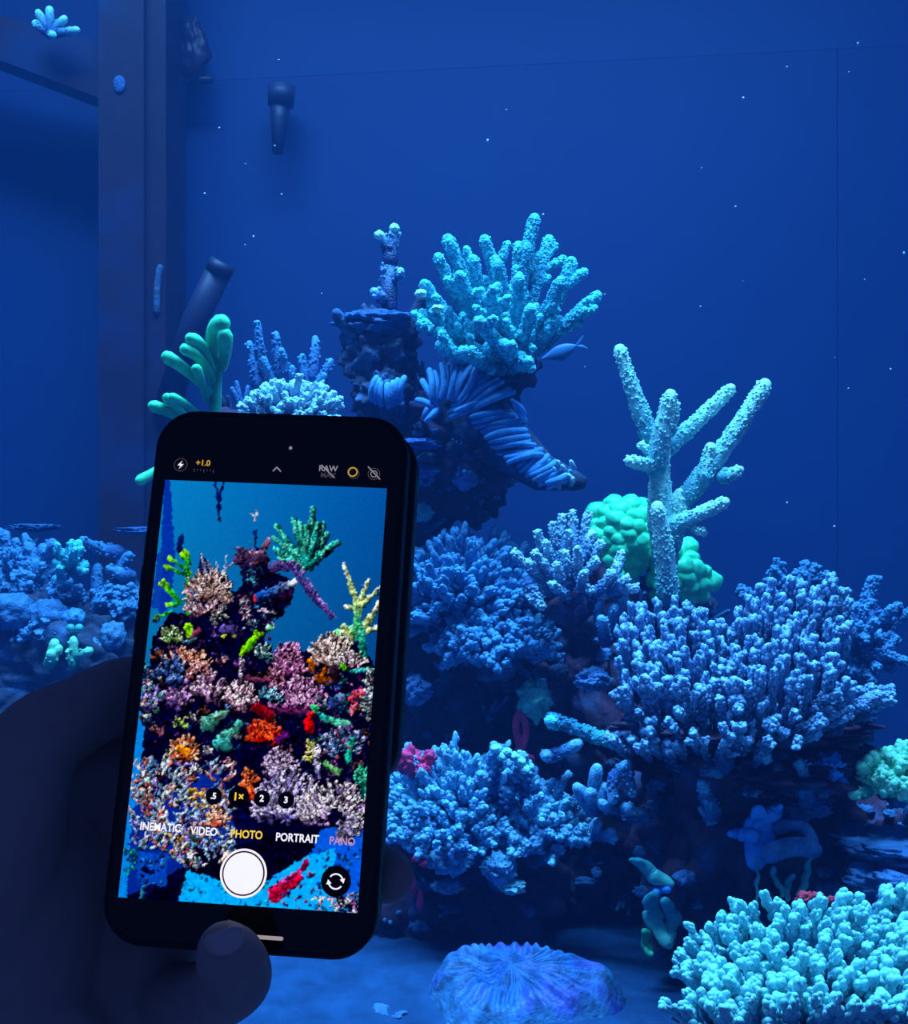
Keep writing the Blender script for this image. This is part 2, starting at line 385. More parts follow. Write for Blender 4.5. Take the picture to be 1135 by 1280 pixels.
def branch_templates(name, kinds, L, r0, r1, nub, nubr, subs, sublen, nubsub, seed, ns=7, stretch=1.2, wob=.08):
    out = []
    for k in range(kinds):
        rng = random.Random(seed * 77 + k); mb = MB()
        P = bez((0, 0, 0), (rng.uniform(-wob, wob) * L, rng.uniform(-wob, wob) * L, L * .5), (0, 0, L), 8)
        tb = mb.tube(P, np.linspace(r0, r1, 8), ns); mb.nubs(tb, nub, nubr, nubsub, rng, t0=.1, stretch=stretch)
        for _ in range(subs):
            u = rng.uniform(.3, .85); p = P[int(u * 7)]; a = rng.random() * 6.28
            d = np.array((math.cos(a) * .75, math.sin(a) * .75, .75)); l = sublen * L * rng.uniform(.7, 1.2)
            tb2 = mb.tube(bez(p, p + d * l * .5, p + d * l + np.array((0, 0, l * .2)), 5), np.linspace(r1 * 1.05, r1 * .8, 5), ns, tips=np.linspace(u * .8, 1, 5))
            mb.nubs(tb2, max(2, int(nub * .35)), nubr, nubsub, rng, t0=.2, stretch=stretch)
        for j in range(4):
            a = rng.random() * 6.28; mb.sphere(P[-1] + np.array((math.cos(a) * r1 * .7, math.sin(a) * r1 * .7, r1 * rng.uniform(.1, .7))), nubr * 1.1, nubsub, 1.0)
        out.append(mb.mesh(name))
    return out

def place_branch(t, tmpl, p0, p1, L, m, rng, thick=1.0, origin=None):
    v = Vector(p1) - Vector(p0); s = v.length / L
    q = v.to_track_quat('Z', 'Y').to_matrix().to_4x4()
    rot = Matrix.Rotation(rng.random() * 6.28, 4, 'Z')
    th = thick * rng.uniform(.85, 1.15)
    mtx = Matrix.Translation(Vector(p0) - Vector(origin)) @ q @ rot @ Matrix.Diagonal((th, th, s, 1))
    return link('branch', rng.choice(tmpl), M[m], t, mtx)

def bush(name, label, cat, c, rx, rz, ry, n, m, tmpl, L, seed, zmin=-.25, inner=.35, up=.25, base_m='rock', jitter=.14, group=None, ymax=.75, only=None):
    """A dome of branches radiating from a core; rx, rz in pixels at the centre depth, ry in metres."""
    rng = random.Random(seed); C = at(*c); d = c[2]
    rad = np.array((rx / F * d, ry, rz / F * d))
    t = thing(name, label, cat, C - Vector((0, 0, rad[2] * .35)), group); org = t.location
    mb = MB(); V, Fc = displaced(3, C, rad * .5, .3, 1.7, seed, .2); mb.add(V, Fc); mb.build('base', M[base_m], t, org)
    k = 0; i = 0; N = int(n * 2.6)
    while k < n and i < N:
        zz = 1 - (i + .5) * 2 / N; ph = i * 2.39996; i += 1
        if zz < zmin: break
        rr = math.sqrt(max(0, 1 - zz * zz)); dv = np.array((rr * math.cos(ph), rr * math.sin(ph), zz))
        if dv[1] > ymax: continue
        dv = dv + np.array([rng.uniform(-1, 1) for _ in range(3)]) * jitter
        if only and not only(dv): continue
        p1 = np.array(C) + dv * rad * rng.uniform(.86, 1.08)
        di = dv * (1 - up) + np.array((0, 0, up * .2)); p0 = np.array(C) + di * rad * inner - np.array((0, 0, up * rad[2] * .3))
        place_branch(t, tmpl, p0, p1, L, m, rng, 1.0, org); k += 1
    return t

# ---------------------------------------------------------------- the corals
# bushy teal coral crowning the arch
tips = [(668, 274, 1.46), (606, 300, 1.43), (560, 300, 1.42), (592, 325, 1.40), (648, 308, 1.48), (686, 300, 1.5), (714, 328, 1.47), (746, 370, 1.46), (531, 356, 1.40),
        (541, 392, 1.37), (526, 405, 1.40), (552, 432, 1.36), (575, 345, 1.36), (612, 372, 1.33), (648, 350, 1.36), (598, 402, 1.31), (630, 432, 1.32), (660, 452, 1.34), (690, 400, 1.42), (548, 322, 1.44), (622, 330, 1.40), (700, 352, 1.40), (580, 440, 1.33), (664, 388, 1.34)]
stroke_coral('branching_coral', 'bushy teal branching coral crowning the rock arch', 'coral', (640, 462, 1.47), [(x, y, d) for x, y, d in tips], 'teal', .0100, .0076, 330, .0020, .12, seed=3, twigs=5, basepart=(.035, 'rock'), t0=.25, stretch=1.1)
# ridged fan coral
rid = [((540, 500), (537, 463)), ((551, 497), (552, 456)), ((561, 498), (569, 455)), ((569, 499), (588, 458)), ((574, 503), (606, 464)), ((580, 507), (622, 474)), ((584, 511), (636, 487)),
       ((546, 506), (528, 476)), ((541, 510), (522, 500)), ((566, 508), (612, 490)), ((588, 521), (627, 514)), ((592, 528), (642, 519)), ((605, 541), (655, 532)), ((612, 552), (660, 545)), ((620, 561), (668, 556)),
       ((632, 572), (676, 562)), ((648, 583), (668, 563)), ((656, 588), (684, 570)), ((664, 594), (694, 577)), ((672, 600), (702, 584)), ((682, 604), (712, 590)), ((530, 520), (548, 500)), ((600, 533), (648, 526)), ((560, 515), (596, 503)), ((640, 500), (655, 520))]
t = thing('ridged_coral', 'dull blue fan coral with wavy ridges sweeping down to the right', 'coral', at(590, 530, 1.43)); o = at(590, 530, 1.43)
V, Fc = displaced(4, A(588, 520, 1.47), (.058, .045, .060), .3, 1.6, 21, .2); mb = MB(); mb.add(V, Fc); mb.build('base', M['head'], t, o)
mb = MB(); mb.tube([A(600, 530, 1.45), A(640, 560, 1.44), A(680, 592, 1.43), (A(722, 602, 1.42))], [.045, .034, .024, .012], 12); mb.build('base_arm', M['head'], t, o)
rr = random.Random(5)
rid += [((a[0] + 3, a[1] + 6), (b_[0] + 1, b_[1] + 6)) for a, b_ in rid[9:]] + [((a[0] + 5, a[1] + 1), (b_[0] + 6, b_[1] + 3)) for a, b_ in rid[:7]]
for (a, b_) in rid:
    d0 = 1.385 - .012 * rr.random(); p0 = A(*a, d0); p2 = A(*b_, d0 + .015)
    mb = MB(); mb.tube(bez(p0, (p0 + p2) / 2 + np.array((rr.uniform(-.008, .008), -.012, rr.uniform(-.004, .006))), p2, 8), np.array([.003, .0038, .0042, .0044, .0044, .0044, .0042, .0038]) * rr.uniform(.75, 1.1), 8); mb.build('ridge', M['ridge'], t, o)
for i in range(9):
    mb = MB(); x, y = rr.uniform(690, 728), rr.uniform(584, 612); p = A(x, y, 1.385)
    mb.tube([p, p + np.array((rr.uniform(-.006, .006), -.006, .007))], [.0035, .003], 7, tips=[.5, 1]); mb.build('pale_tip', M['spiky'], t, o)
# sponge head and stalk
t = thing('cup_sponge', 'dark lumpy sponge with a flaring rim and two horns', 'sponge', at(475, 520, 1.46)); o = at(475, 520, 1.46)
V, Fc = displaced(4, A(474, 440, 1.46), (.045, .04, .052), .35, 2.0, 31, .3); mb = MB(); mb.add(V, Fc); mb.build('body', M['head'], t, o)
V, Fc = displaced(4, A(474, 405, 1.455), (.054, .045, .018), .25, 2.4, 32, .2); mb = MB(); mb.add(V, Fc); mb.build('rim', M['dull'], t, o)
V, Fc = displaced(4, A(476, 492, 1.45), (.037, .035, .034), .35, 2.0, 33, .3); mb = MB(); mb.add(V, Fc); mb.build('foot', M['head'], t, o)
mb = MB(); mb.tube(bez(A(508, 420, 1.44), A(520, 395, 1.44), A(530, 366, 1.43)), np.linspace(.014, .006, 8), 9); mb.build('horn', M['head'], t, o)
mb = MB(); mb.tube(bez(A(442, 412, 1.44), A(425, 402, 1.44), A(421, 392, 1.43)), np.linspace(.012, .007, 8), 9); mb.build('horn', M['head'], t, o)
rr = random.Random(8)
for i in range(7):
    x, y = 466 + 6 * i + rr.uniform(-2, 2), 508 - abs(3 - i) * 3
    mb = MB(); mb.tube(bez(A(x, y, 1.415), A(x - 3, y - 12, 1.405), A(x + rr.uniform(-4, 6), y - 26, 1.41)), .0045, 7); mb.build('ridge', M['ridge'], t, o)
stroke_coral('stalk_coral', 'thin dark stalk with two pale tips above the cup sponge', 'coral', (487, 385, 1.46), [(487, 325, 1.46), (493, 292, 1.455, 487, 330, 1.46, .9), (478, 296, 1.455, 488, 318, 1.46, .7), (500, 340, 1.45, 487, 350, 1.46, .7), (468, 365, 1.44, 486, 378, 1.46, .8)], 'knob', .012, .0085, 40, .003, .06, seed=4, t0=.5)
for k, (x, y) in enumerate(((492, 285), (473, 293), (526, 366), (546, 386), (470, 360))):
    pass
t = thing('polyp_cluster', 'pair of white polyps on top of the thin dark stalk', 'polyp', at(484, 290, 1.45))
for x, y in ((493, 285), (474, 294)):
    V, Fc = displaced(2, A(x, y, 1.45), (.0065, .006, .006), .3, 2, x); mb = MB(); mb.add(V, Fc, 1.0); mb.build('polyp', M['stag'], t, at(484, 290, 1.45))
t = thing('polyp_cluster', 'pair of white polyps beside the teal bushy coral', 'polyp', at(536, 378, 1.36))
for x, y in ((526, 367), (547, 386)):
    V, Fc = displaced(2, A(x, y, 1.36), (.0075, .006, .005), .3, 2, x); mb = MB(); mb.add(V, Fc, 1.0); mb.build('polyp', M['stag'], t, at(536, 378, 1.36))
# small encrusting pieces under the arch, right of the phone's top corner
t = thing('shelf_coral', 'small pale teal shelf coral tucked under the arch by the phone', 'coral', at(520, 575, 1.42))
V, Fc = displaced(3, A(524, 556, 1.40), (.028, .03, .008), .35, 2, 41); mb = MB(); mb.add(V, Fc); mb.build('upper_shelf', M['bright'], t, at(520, 575, 1.42))
V, Fc = displaced(3, A(522, 588, 1.41), (.026, .03, .010), .35, 2, 42); mb = MB(); mb.add(V, Fc); mb.build('lower_shelf', M['bush'], t, at(520, 575, 1.42))
V, Fc = displaced(3, A(524, 640, 1.43), (.017, .02, .012), .35, 2, 43); mb = MB(); mb.add(V, Fc)
tag(mb.build('button_coral', M['tealdrape']), 'small round teal button coral below the arch', 'coral')

# green leafy coral
t = thing('leafy_coral', 'green leafy finger coral rising beside the dark post', 'coral', at(262, 530, 1.32)); o = at(262, 530, 1.32)
lv = [((268, 455), (262, 412), (276, 405), .016), ((266, 470), (258, 430), (240, 424), .011), ((266, 478), (255, 445), (233, 437), .0105), ((262, 492), (240, 465), (210, 447), .011), ((258, 500), (252, 475), (246, 462), .009),
      ((250, 520), (235, 505), (216, 497), .008), ((240, 535), (218, 515), (193, 508), .010), ((235, 560), (205, 585), (176, 600), .009), ((245, 545), (228, 512), (210, 498), .009), ((278, 460), (284, 440), (281, 420), .013)]
mb = MB(); mb.tube(bez(A(262, 575, 1.33), A(272, 510, 1.33), A(270, 440, 1.32)), np.linspace(.009, .006, 8), 9, tips=0.2); mb.build('stem', M['green'], t, o)
for i, (a, b_, c, r) in enumerate(lv):
    mb = MB(); mb.tube(bez(A(*a, 1.32), A(*b_, 1.30), A(*c, 1.29)), np.linspace(r * .42, r * .74, 8), 10, tips=np.linspace(.2, 1, 8), flat=((0, 1, .2), .6)); mb.build('leaf', M['green'], t, o)
# pale spiny coral behind the phone's top
tips = [(322, 404, 1.42, 330, 460, 1.42), (312, 430, 1.42, 322, 480, 1.42), (345, 418, 1.42, 352, 470, 1.42), (352, 438, 1.41, 362, 480, 1.42), (394, 424, 1.43, 390, 470, 1.42), (413, 452, 1.42, 398, 480, 1.42), (378, 446, 1.42, 384, 480, 1.42), (330, 450, 1.41, 345, 490, 1.42), (365, 460, 1.41), (405, 470, 1.4)]
stroke_coral('spiny_coral', 'pale blue coral with tall spines showing above the phone', 'coral', (370, 510, 1.43), tips, 'dull', .008, .0045, 60, .0022, .06, seed=14)
tb_ = branch_templates('branch', 4, .05, .0045, .0036, 22, .0020, 2, .35, 0, 5)
bush('tufted_coral', 'pale tufted coral peeking over the top edge of the phone', 'coral', (365, 530, 1.38), 66, 58, .06, 70, 'spiky', tb_, .05, 6, zmin=.05)

# staghorn
tips = [(775, 438, 1.40, 812, 545, 1.41, 1.0), (838, 494, 1.38, 820, 585, 1.40, 1.1), (913, 486, 1.42, 832, 562, 1.41, .95), (955, 482, 1.40, 855, 625, 1.41, 1.15), (905, 628, 1.36, 830, 662, 1.39, .95), (787, 576, 1.37, 818, 582, 1.40, .8), (888, 560, 1.40, 880, 600, 1.40, .9),
        (924, 588, 1.40, 905, 596, 1.40, .8), (880, 666, 1.37, 862, 656, 1.38, .6), (826, 560, 1.40, 832, 700, 1.42, 1.5), (852, 622, 1.41, 832, 680, 1.42, 1.5), (822, 635, 1.345, 835, 745, 1.37, 1.15), (802, 556, 1.40, 818, 572, 1.41, .6), (845, 505, 1.39, 838, 540, 1.39, .6)]
stroke_coral('staghorn_coral', 'pale staghorn coral with five long upright arms', 'coral', (832, 700, 1.42), tips, 'stag', .0125, .0080, 230, .0020, .05, seed=9, t0=.02, ns=10)
# green bubble coral: each lobe a part
t = thing('bubble_coral', 'bright green bubbly coral behind the staghorn base', 'coral', at(815, 760, 1.50)); o = at(815, 760, 1.50)
rr = random.Random(4)
V, Fc = displaced(4, A(782, 675, 1.53), (.040, .03, .045), .2, 1.6, 51); mb = MB(); mb.add(V, Fc); mb.build('base', M['rock2'], t, o)
V, Fc = displaced(4, A(845, 725, 1.53), (.040, .03, .050), .2, 1.6, 52); mb = MB(); mb.add(V, Fc); mb.build('base', M['rock2'], t, o)
for (cx, cy, ax, ay, n) in ((780, 668, 42, 44, 34), (852, 722, 36, 40, 24), (765, 720, 24, 40, 10), (835, 690, 18, 20, 5)):
    for i in range(n):
        a = i * 2.39996; q = math.sqrt((i + .5) / n); x, y = cx + ax * q * math.cos(a), cy + ay * q * math.sin(a)
        if x > 868 and y < 700: continue
        r = rr.uniform(.011, .016); V, Fc = displaced(2, A(x, y, 1.50 - .03 * (1 - q * q)), (r * 1.15, r, r), .15, 1.5, i); mb = MB(); mb.add(V, Fc); mb.build('lobe', M['bubble'], t, o)
# pale spiky coral
tips = [(642, 690, 1.33, 690, 735, 1.34), (672, 665, 1.33, 690, 720, 1.34), (690, 655, 1.34, 700, 710, 1.34), (703, 645, 1.35, 705, 700, 1.34), (716, 640, 1.34, 714, 695, 1.33), (735, 642, 1.34, 728, 695, 1.33), (668, 690, 1.30, 700, 735, 1.31), (660, 702, 1.31, 700, 742, 1.31), (752, 678, 1.32, 728, 712, 1.33), (746, 700, 1.31, 725, 722, 1.32),
        (778, 690, 1.31, 762, 735, 1.31), (796, 735, 1.30, 735, 740, 1.31), (740, 738, 1.29, 725, 735, 1.30), (678, 760, 1.29, 660, 725, 1.31), (664, 750, 1.30, 658, 728, 1.31), (705, 690, 1.29, 712, 735, 1.30), (722, 685, 1.28, 722, 735, 1.30), (695, 705, 1.28, 708, 740, 1.30), (740, 665, 1.33, 726, 700, 1.32), (682, 678, 1.31, 692, 715, 1.32), (765, 715, 1.29, 745, 742, 1.30), (712, 665, 1.31, 712, 700, 1.32), (730, 715, 1.27, 722, 742, 1.30), (690, 730, 1.27, 712, 748, 1.30), (784, 722, 1.29, 765, 740, 1.30), (772, 705, 1.30, 764, 740, 1.30)]
stroke_coral('spiky_coral', 'pale blue spiky coral with upturned arms in front of the green bubbles', 'coral', (715, 755, 1.32), [x for x in tips] + [(660, 727, 1.31), (706, 730, 1.3), (735, 740, 1.3), (765, 738, 1.3), (700, 735, 1.33), (722, 715, 1.32)], 'spiky', .0062, .0036, 190, .0021, .07, seed=12, basepart=(.03, 'rock'), stretch=1.6)
stroke_coral('finger_coral', 'small speckled blue finger coral below the spiky coral', 'coral', (758, 800, 1.31), [(746, 752, 1.31), (768, 760, 1.30), (780, 745, 1.31), (752, 775, 1.28)], 'bush', .008, .006, 90, .0022, seed=13)

# dull blue bushy coral
tb_ = branch_templates('branch', 6, .05, .0068, .0058, 20, .0030, 3, .42, 1, 7)
bush('bushy_coral', 'large dull blue bushy coral standing right of the phone', 'coral', (575, 775, 1.42), 108, 92, .09, 150, 'dull', tb_, .05, 15, zmin=-.75, up=.3)
bush('bushy_coral', 'lower spreading dull blue bush beside the phone edge', 'coral', (620, 820, 1.36), 70, 62, .06, 70, 'dull', tb_, .05, 16, zmin=-.6, up=.3)
# knobbed wide coral
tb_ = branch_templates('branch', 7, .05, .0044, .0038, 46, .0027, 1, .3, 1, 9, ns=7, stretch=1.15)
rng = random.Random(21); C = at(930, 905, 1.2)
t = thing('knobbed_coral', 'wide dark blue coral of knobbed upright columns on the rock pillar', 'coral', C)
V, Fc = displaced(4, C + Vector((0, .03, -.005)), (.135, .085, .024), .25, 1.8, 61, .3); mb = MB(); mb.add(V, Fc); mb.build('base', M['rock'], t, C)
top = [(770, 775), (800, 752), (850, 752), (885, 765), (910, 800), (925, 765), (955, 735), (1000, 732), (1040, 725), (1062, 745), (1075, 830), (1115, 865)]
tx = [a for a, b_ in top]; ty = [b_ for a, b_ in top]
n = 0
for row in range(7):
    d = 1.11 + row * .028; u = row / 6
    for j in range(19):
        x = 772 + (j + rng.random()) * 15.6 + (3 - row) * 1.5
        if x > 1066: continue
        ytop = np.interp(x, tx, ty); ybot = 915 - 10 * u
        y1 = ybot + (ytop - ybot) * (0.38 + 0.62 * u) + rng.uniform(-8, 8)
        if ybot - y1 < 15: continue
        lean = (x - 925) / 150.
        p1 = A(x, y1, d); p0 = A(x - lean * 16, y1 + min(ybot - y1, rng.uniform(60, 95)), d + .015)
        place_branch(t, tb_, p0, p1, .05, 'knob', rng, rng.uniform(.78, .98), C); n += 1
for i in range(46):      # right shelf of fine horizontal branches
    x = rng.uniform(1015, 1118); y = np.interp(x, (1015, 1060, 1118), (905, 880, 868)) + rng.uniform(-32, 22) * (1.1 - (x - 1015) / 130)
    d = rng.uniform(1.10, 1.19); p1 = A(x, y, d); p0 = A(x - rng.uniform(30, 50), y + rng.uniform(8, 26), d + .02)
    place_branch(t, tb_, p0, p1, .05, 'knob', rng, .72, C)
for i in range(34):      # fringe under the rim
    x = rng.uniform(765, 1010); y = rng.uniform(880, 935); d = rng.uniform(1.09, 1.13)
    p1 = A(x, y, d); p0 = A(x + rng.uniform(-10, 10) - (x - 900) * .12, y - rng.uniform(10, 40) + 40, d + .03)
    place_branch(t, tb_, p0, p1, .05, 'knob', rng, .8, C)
# far right soft coral behind
tb2 = branch_templates('branch', 4, .06, .008, .0045, 34, .0028, 3, .3, 0, 12)
bush('feathery_coral', 'hazy blue coral tips rising behind the knobbed coral', 'coral', (990, 775, 1.52), 72, 72, .05, 36, 'dull', tb2, .06, 23, zmin=.1, inner=.4)
stroke_coral('pointed_coral', 'hazy pointed coral sticking out beside the tank corner', 'coral', (1072, 815, 1.42), [(1092, 724, 1.42), (1130, 766, 1.42), (1072, 758, 1.41), (1108, 798, 1.40), (1062, 790, 1.40), (1100, 832, 1.40), (1078, 845, 1.40), (1112, 775, 1.41, 1090, 775, 1.42), (1085, 790, 1.39), (1050, 835, 1.40), (1108, 815, 1.39)], 'dull', .019, .006, 330, .0026, .04, seed=25, twigs=3)
stroke_coral('finger_coral', 'rough dull coral stalk below the hazy pointed coral', 'coral', (1060, 905, 1.42), [(1068, 825, 1.42), (1085, 850, 1.41), (1050, 845, 1.41)], 'dull', .02, .012, 100, .003, .05, seed=26, basepart=(.03, 'rock'))
# front blue bush
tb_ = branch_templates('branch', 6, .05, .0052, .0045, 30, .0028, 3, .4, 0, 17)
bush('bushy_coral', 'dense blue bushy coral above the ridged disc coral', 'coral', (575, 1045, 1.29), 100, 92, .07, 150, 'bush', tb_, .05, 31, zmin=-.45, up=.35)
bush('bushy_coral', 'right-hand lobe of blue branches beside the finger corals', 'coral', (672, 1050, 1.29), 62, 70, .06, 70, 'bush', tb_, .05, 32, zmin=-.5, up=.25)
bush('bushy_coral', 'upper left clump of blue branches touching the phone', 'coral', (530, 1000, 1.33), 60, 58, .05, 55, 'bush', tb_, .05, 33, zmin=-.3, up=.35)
tb3 = branch_templates('branch', 4, .05, .006, .0055, 40, .0034, 0, .4, 1, 18)
rng = random.Random(6); C = at(640, 1000, 1.26); t = thing('antler_coral', 'paler branch fork standing up from the blue bushy coral', 'coral', C)
for (x0, y0, x1, y1) in ((618, 990, 622, 935), (645, 985, 652, 945), (625, 985, 648, 965), (655, 1000, 660, 960), (605, 1010, 605, 970), (632, 1010, 634, 985)):
    place_branch(t, tb3, A(x0, y0, 1.255), A(x1, y1, 1.245), .05, 'bush', rng, 1.1, C)
for (x, y) in ((620, 936), (634, 940), (643, 946), (651, 952), (628, 945), (656, 962)):
    V, Fc = displaced(2, A(x, y, 1.235), (.006, .006, .005), .3, 2, x); mb = MB(); mb.add(V, Fc, 1.0); mb.build('pale_knob', M['bright'], t, C)
for lab, x, y, d, rx, rz, mm, sd in (('round pale blue lump coral low in the blue bush', 562, 1075, 1.235, 26, 16, 'bush', 71), ('pale mossy lump coral at the foot of the blue bush', 625, 1085, 1.235, 22, 18, 'bush', 72), ('small white-edged crust coral under the blue bush', 640, 1108, 1.235, 16, 9, 'bright', 73),
                                     ('flat blue crust coral on the rubble under the bush', 560, 1108, 1.25, 20, 7, 'bush', 74), ('domed teal lump coral below the dull blue bush', 668, 876, 1.34, 20, 24, 'tealdrape', 75), ('flat blue cap coral on a stalk left of knobbed coral', 742, 850, 1.30, 22, 13, 'plate', 76),
                                     ('round dim blue coral ball on the rock pillar', 1035, 965, 1.20, 24, 22, 'flap', 77), ('pale blue crust coral beside the phone edge below dull bush', 515, 862, 1.38, 22, 18, 'plate', 78), ('small cyan chip coral at the dull bush edge', 635, 738, 1.38, 5, 9, 'tealdrape', 79),
                                     ('small blue bead coral right of the lobed bush', 746, 1090, 1.25, 6, 6, 'bush', 80), ('flat blue crust on rock right of finger corals', 800, 1020, 1.26, 20, 9, 'plate', 81), ('small flat blue crust beside the tank corner rock', 1000, 1010, 1.2, 34, 10, 'plate', 82)):
    V, Fc = displaced(4, A(x, y, d), (rx / F * d, rx / F * d * .8, rz / F * d), .35, 2.4, sd, .25); mb = MB(); c = A(x, y, d); mb.add(V, Fc, .8); o = mb.build('lump_coral', M[mm], None, c); o.location = c; tag(o, lab, 'coral')
# small tube corals in the middle
stroke_coral('tube_coral', 'long bright blue knobbly tube coral lying on the rock ledge', 'coral', (700, 905, 1.27), [(770, 928, 1.26, 690, 898, 1.27, .9), (688, 902, 1.26, 700, 906, 1.27, .9), (770, 912, 1.255, 768, 926, 1.26, .9)], 'teal', .0085, .0085, 110, .0022, .04, seed=41)
stroke_coral('tube_coral', 'short blue tube coral below the long tube coral', 'coral', (700, 940, 1.27), [(722, 930, 1.26, 685, 946, 1.27, 1.0), (682, 944, 1.26, 690, 946, 1.27, 1.0)], 'bush', .0075, .0075, 40, .0018, .04, seed=42)
stroke_coral('finger_coral', 'stubby blue finger coral with three prongs on dark rock', 'coral', (742, 1010, 1.24), [(746, 962, 1.23), (722, 985, 1.22), (755, 985, 1.23), (738, 992, 1.21)], 'bush', .0105, .0070, 30, .0016, .05, seed=43)
stroke_coral('looped_coral', 'curling blue coral loop right of stubby finger coral', 'coral', (775, 1010, 1.24), [(782, 956, 1.23, 765, 975, 1.24), (790, 990, 1.23, 784, 958, 1.23), (766, 1000, 1.22, 768, 970, 1.23), (785, 1010, 1.22), (752, 1005, 1.22)], 'bush', .007, .006, 90, .0022, .1, seed=44)
stroke_coral('finger_coral', 'little blue finger nubs on the rock below the loop', 'coral', (745, 1045, 1.25), [(748, 1028, 1.24), (765, 1040, 1.24), (768, 1048, 1.24)], 'bush', .006, .005, 40, .0018, seed=45)
# cones on the pillar
for i, (lab, x, y, x0, y0) in enumerate((('blue cone coral on the dark pillar face', 877, 980, 890, 1015), ('blue cone coral beside the round coral ball', 1000, 953, 1008, 1000), ('short blue spike hanging under the knobbed coral', 957, 950, 955, 910), ('dim blue stub on pillar below the coral rim', 903, 925, 905, 955))):
    stroke_coral('cone_coral', lab, 'coral', (x0, y0, 1.185), [(x, y, 1.17)], 'bush', .011, .005, 60, .0022, .05, part='spike', seed=50 + i)
# pink and red sponges
def blob_thing(name, label, cat, spots, m, base, part='lobe'):
    t = thing(name, label, cat, at(*base))
    for i, (x, y, d, rx, rz) in enumerate(spots):
        V, Fc = displaced(3, A(x, y, d), (rx / F * d, min(rx, rz) / F * d * .7, rz / F * d), .45, 2.2, x * .37 + i, .3); mb = MB(); mb.add(V, Fc); mb.build(part, M[m], t, at(*base))
    return t
blob_thing('pink_sponge', 'pink sponge patch at the phone edge above the blue bush', 'sponge', [(512, 952, 1.27, 16, 16), (537, 948, 1.27, 8, 10), (528, 962, 1.26, 9, 7)], 'pink', (515, 965, 1.27))
t = thing('magenta_sponge', 'magenta ribbon sponge loop hanging on the dark rock', 'sponge', at(650, 930, 1.34)); o = at(650, 930, 1.34)
for pts in (((652, 940), (640, 905), (648, 893)), ((650, 942), (664, 910), (652, 895)), ((648, 938), (656, 946), (664, 948))):
    mb = MB(); mb.tube(bez(*[A(x, y, 1.33) for x, y in pts]), .0045, 8, flat=((0, 1, 0), .5)); mb.build('ribbon', M['pink'], t, o)
blob_thing('magenta_sponge', 'thin magenta sponge streak on rubble under the blue bush', 'sponge', [(516, 1108, 1.26, 4, 12), (525, 1125, 1.26, 4, 13)], 'pink', (520, 1130, 1.26))
blob_thing('magenta_sponge', 'small magenta dot below the left of the blue bush', 'sponge', [(521, 1074, 1.22, 6, 4), (529, 1080, 1.22, 5, 4)], 'pink', (525, 1080, 1.22))
blob_thing('red_sponge', 'red sponge peeking out behind the bright teal coral', 'sponge', [(1006, 1124, 1.10, 10, 9), (1022, 1122, 1.10, 10, 6), (1040, 1125, 1.1, 8, 5)], 'red', (1015, 1130, 1.1))
blob_thing('red_sponge', 'red crust on rock low between bright teal branches', 'sponge', [(1048, 1262, .90, 16, 10), (1062, 1272, .90, 14, 10), (1040, 1272, .90, 10, 8)], 'red', (1050, 1275, .9))
blob_thing('red_polyp', 'two tiny red polyps under the spiky coral', 'polyp', [(665, 772, 1.4, 3, 3), (684, 780, 1.4, 3, 3)], 'red', (675, 782, 1.4), 'polyp')
# flat blue flap and drapes
def ribbon_leaf(mb, pts, widths, d, thick=.004, bend=.01):
    n = 9; P = np.array(pts, float); tt = np.linspace(0, 1, len(P)); ti = np.linspace(0, 1, n * 2)
    x = np.interp(ti, tt, P[:, 0]); y = np.interp(ti, tt, P[:, 1]); wd = np.interp(ti, tt, widths); sd = P[0, 0] * .13
    wd = wd * (1 + .45 * np.array([noise.noise(Vector((k * 5, sd, 1))) for k in ti])); x = x + 5 * np.array([noise.noise(Vector((k * 4, sd, 9))) for k in ti])
    pth = [A(a, b_, d + bend * math.sin(k * 3.1)) for a, b_, k in zip(x, y, ti)]
    mb.tube(pth, wd / F * d, 12, flat=((0, 1, 0), thick / (np.mean(wd) / F * d)))
t = thing('soft_flap', 'flat blue forked flap on the dark pillar foot', 'soft coral', at(945, 1065, 1.17)); o = at(945, 1065, 1.17)
mb = MB(); ribbon_leaf(mb, [(945, 1072), (950, 1040), (948, 1015)], (14, 22, 10), 1.165); mb.build('flap_body', M['flap'], t, o)
mb = MB(); ribbon_leaf(mb, [(948, 1030), (968, 1015), (975, 1008)], (8, 9, 4), 1.165); mb.build('flap_lobe', M['flap'], t, o)
mb = MB(); ribbon_leaf(mb, [(940, 1045), (920, 1042), (912, 1042)], (9, 7, 4), 1.165); mb.build('flap_lobe', M['flap'], t, o)
t = thing('draped_coral', 'cup coral with teal drapes hanging under its rim', 'coral', at(988, 1120, 1.16)); o = at(988, 1120, 1.16)
mb = MB(); mb.tube(bez(A(962, 1068, 1.15), A(990, 1052, 1.13), A(1016, 1062, 1.15)), .010, 9); mb.build('rim', M['plate'], t, o)
mb = MB(); mb.tube(bez(A(974, 1035, 1.17), A(1012, 1020, 1.16), A(1016, 1060, 1.15)), .007, 9); mb.build('rim', M['plate'], t, o)
V, Fc = displaced(3, A(988, 1075, 1.18), (.026, .02, .03), .3, 2, 91); mb = MB(); mb.add(V, Fc); mb.build('base', M['rock'], t, o)
for pts in ([(966, 1085), (972, 1105), (978, 1120)], [(1012, 1072), (1008, 1095), (1000, 1118)], [(990, 1095), (985, 1110), (984, 1124)], [(944, 1075), (947, 1100), (946, 1125)]):
    mb = MB(); ribbon_leaf(mb, pts, (3, 5, 3) if pts[0][0] != 944 else (1.2, 2, 1.5), 1.145); mb.build('drape', M['tealdrape'], t, o)
t = thing('draped_coral', 'teal folded soft coral hanging beside the sand patch', 'coral', at(825, 1185, 1.2)); o = at(825, 1185, 1.2)
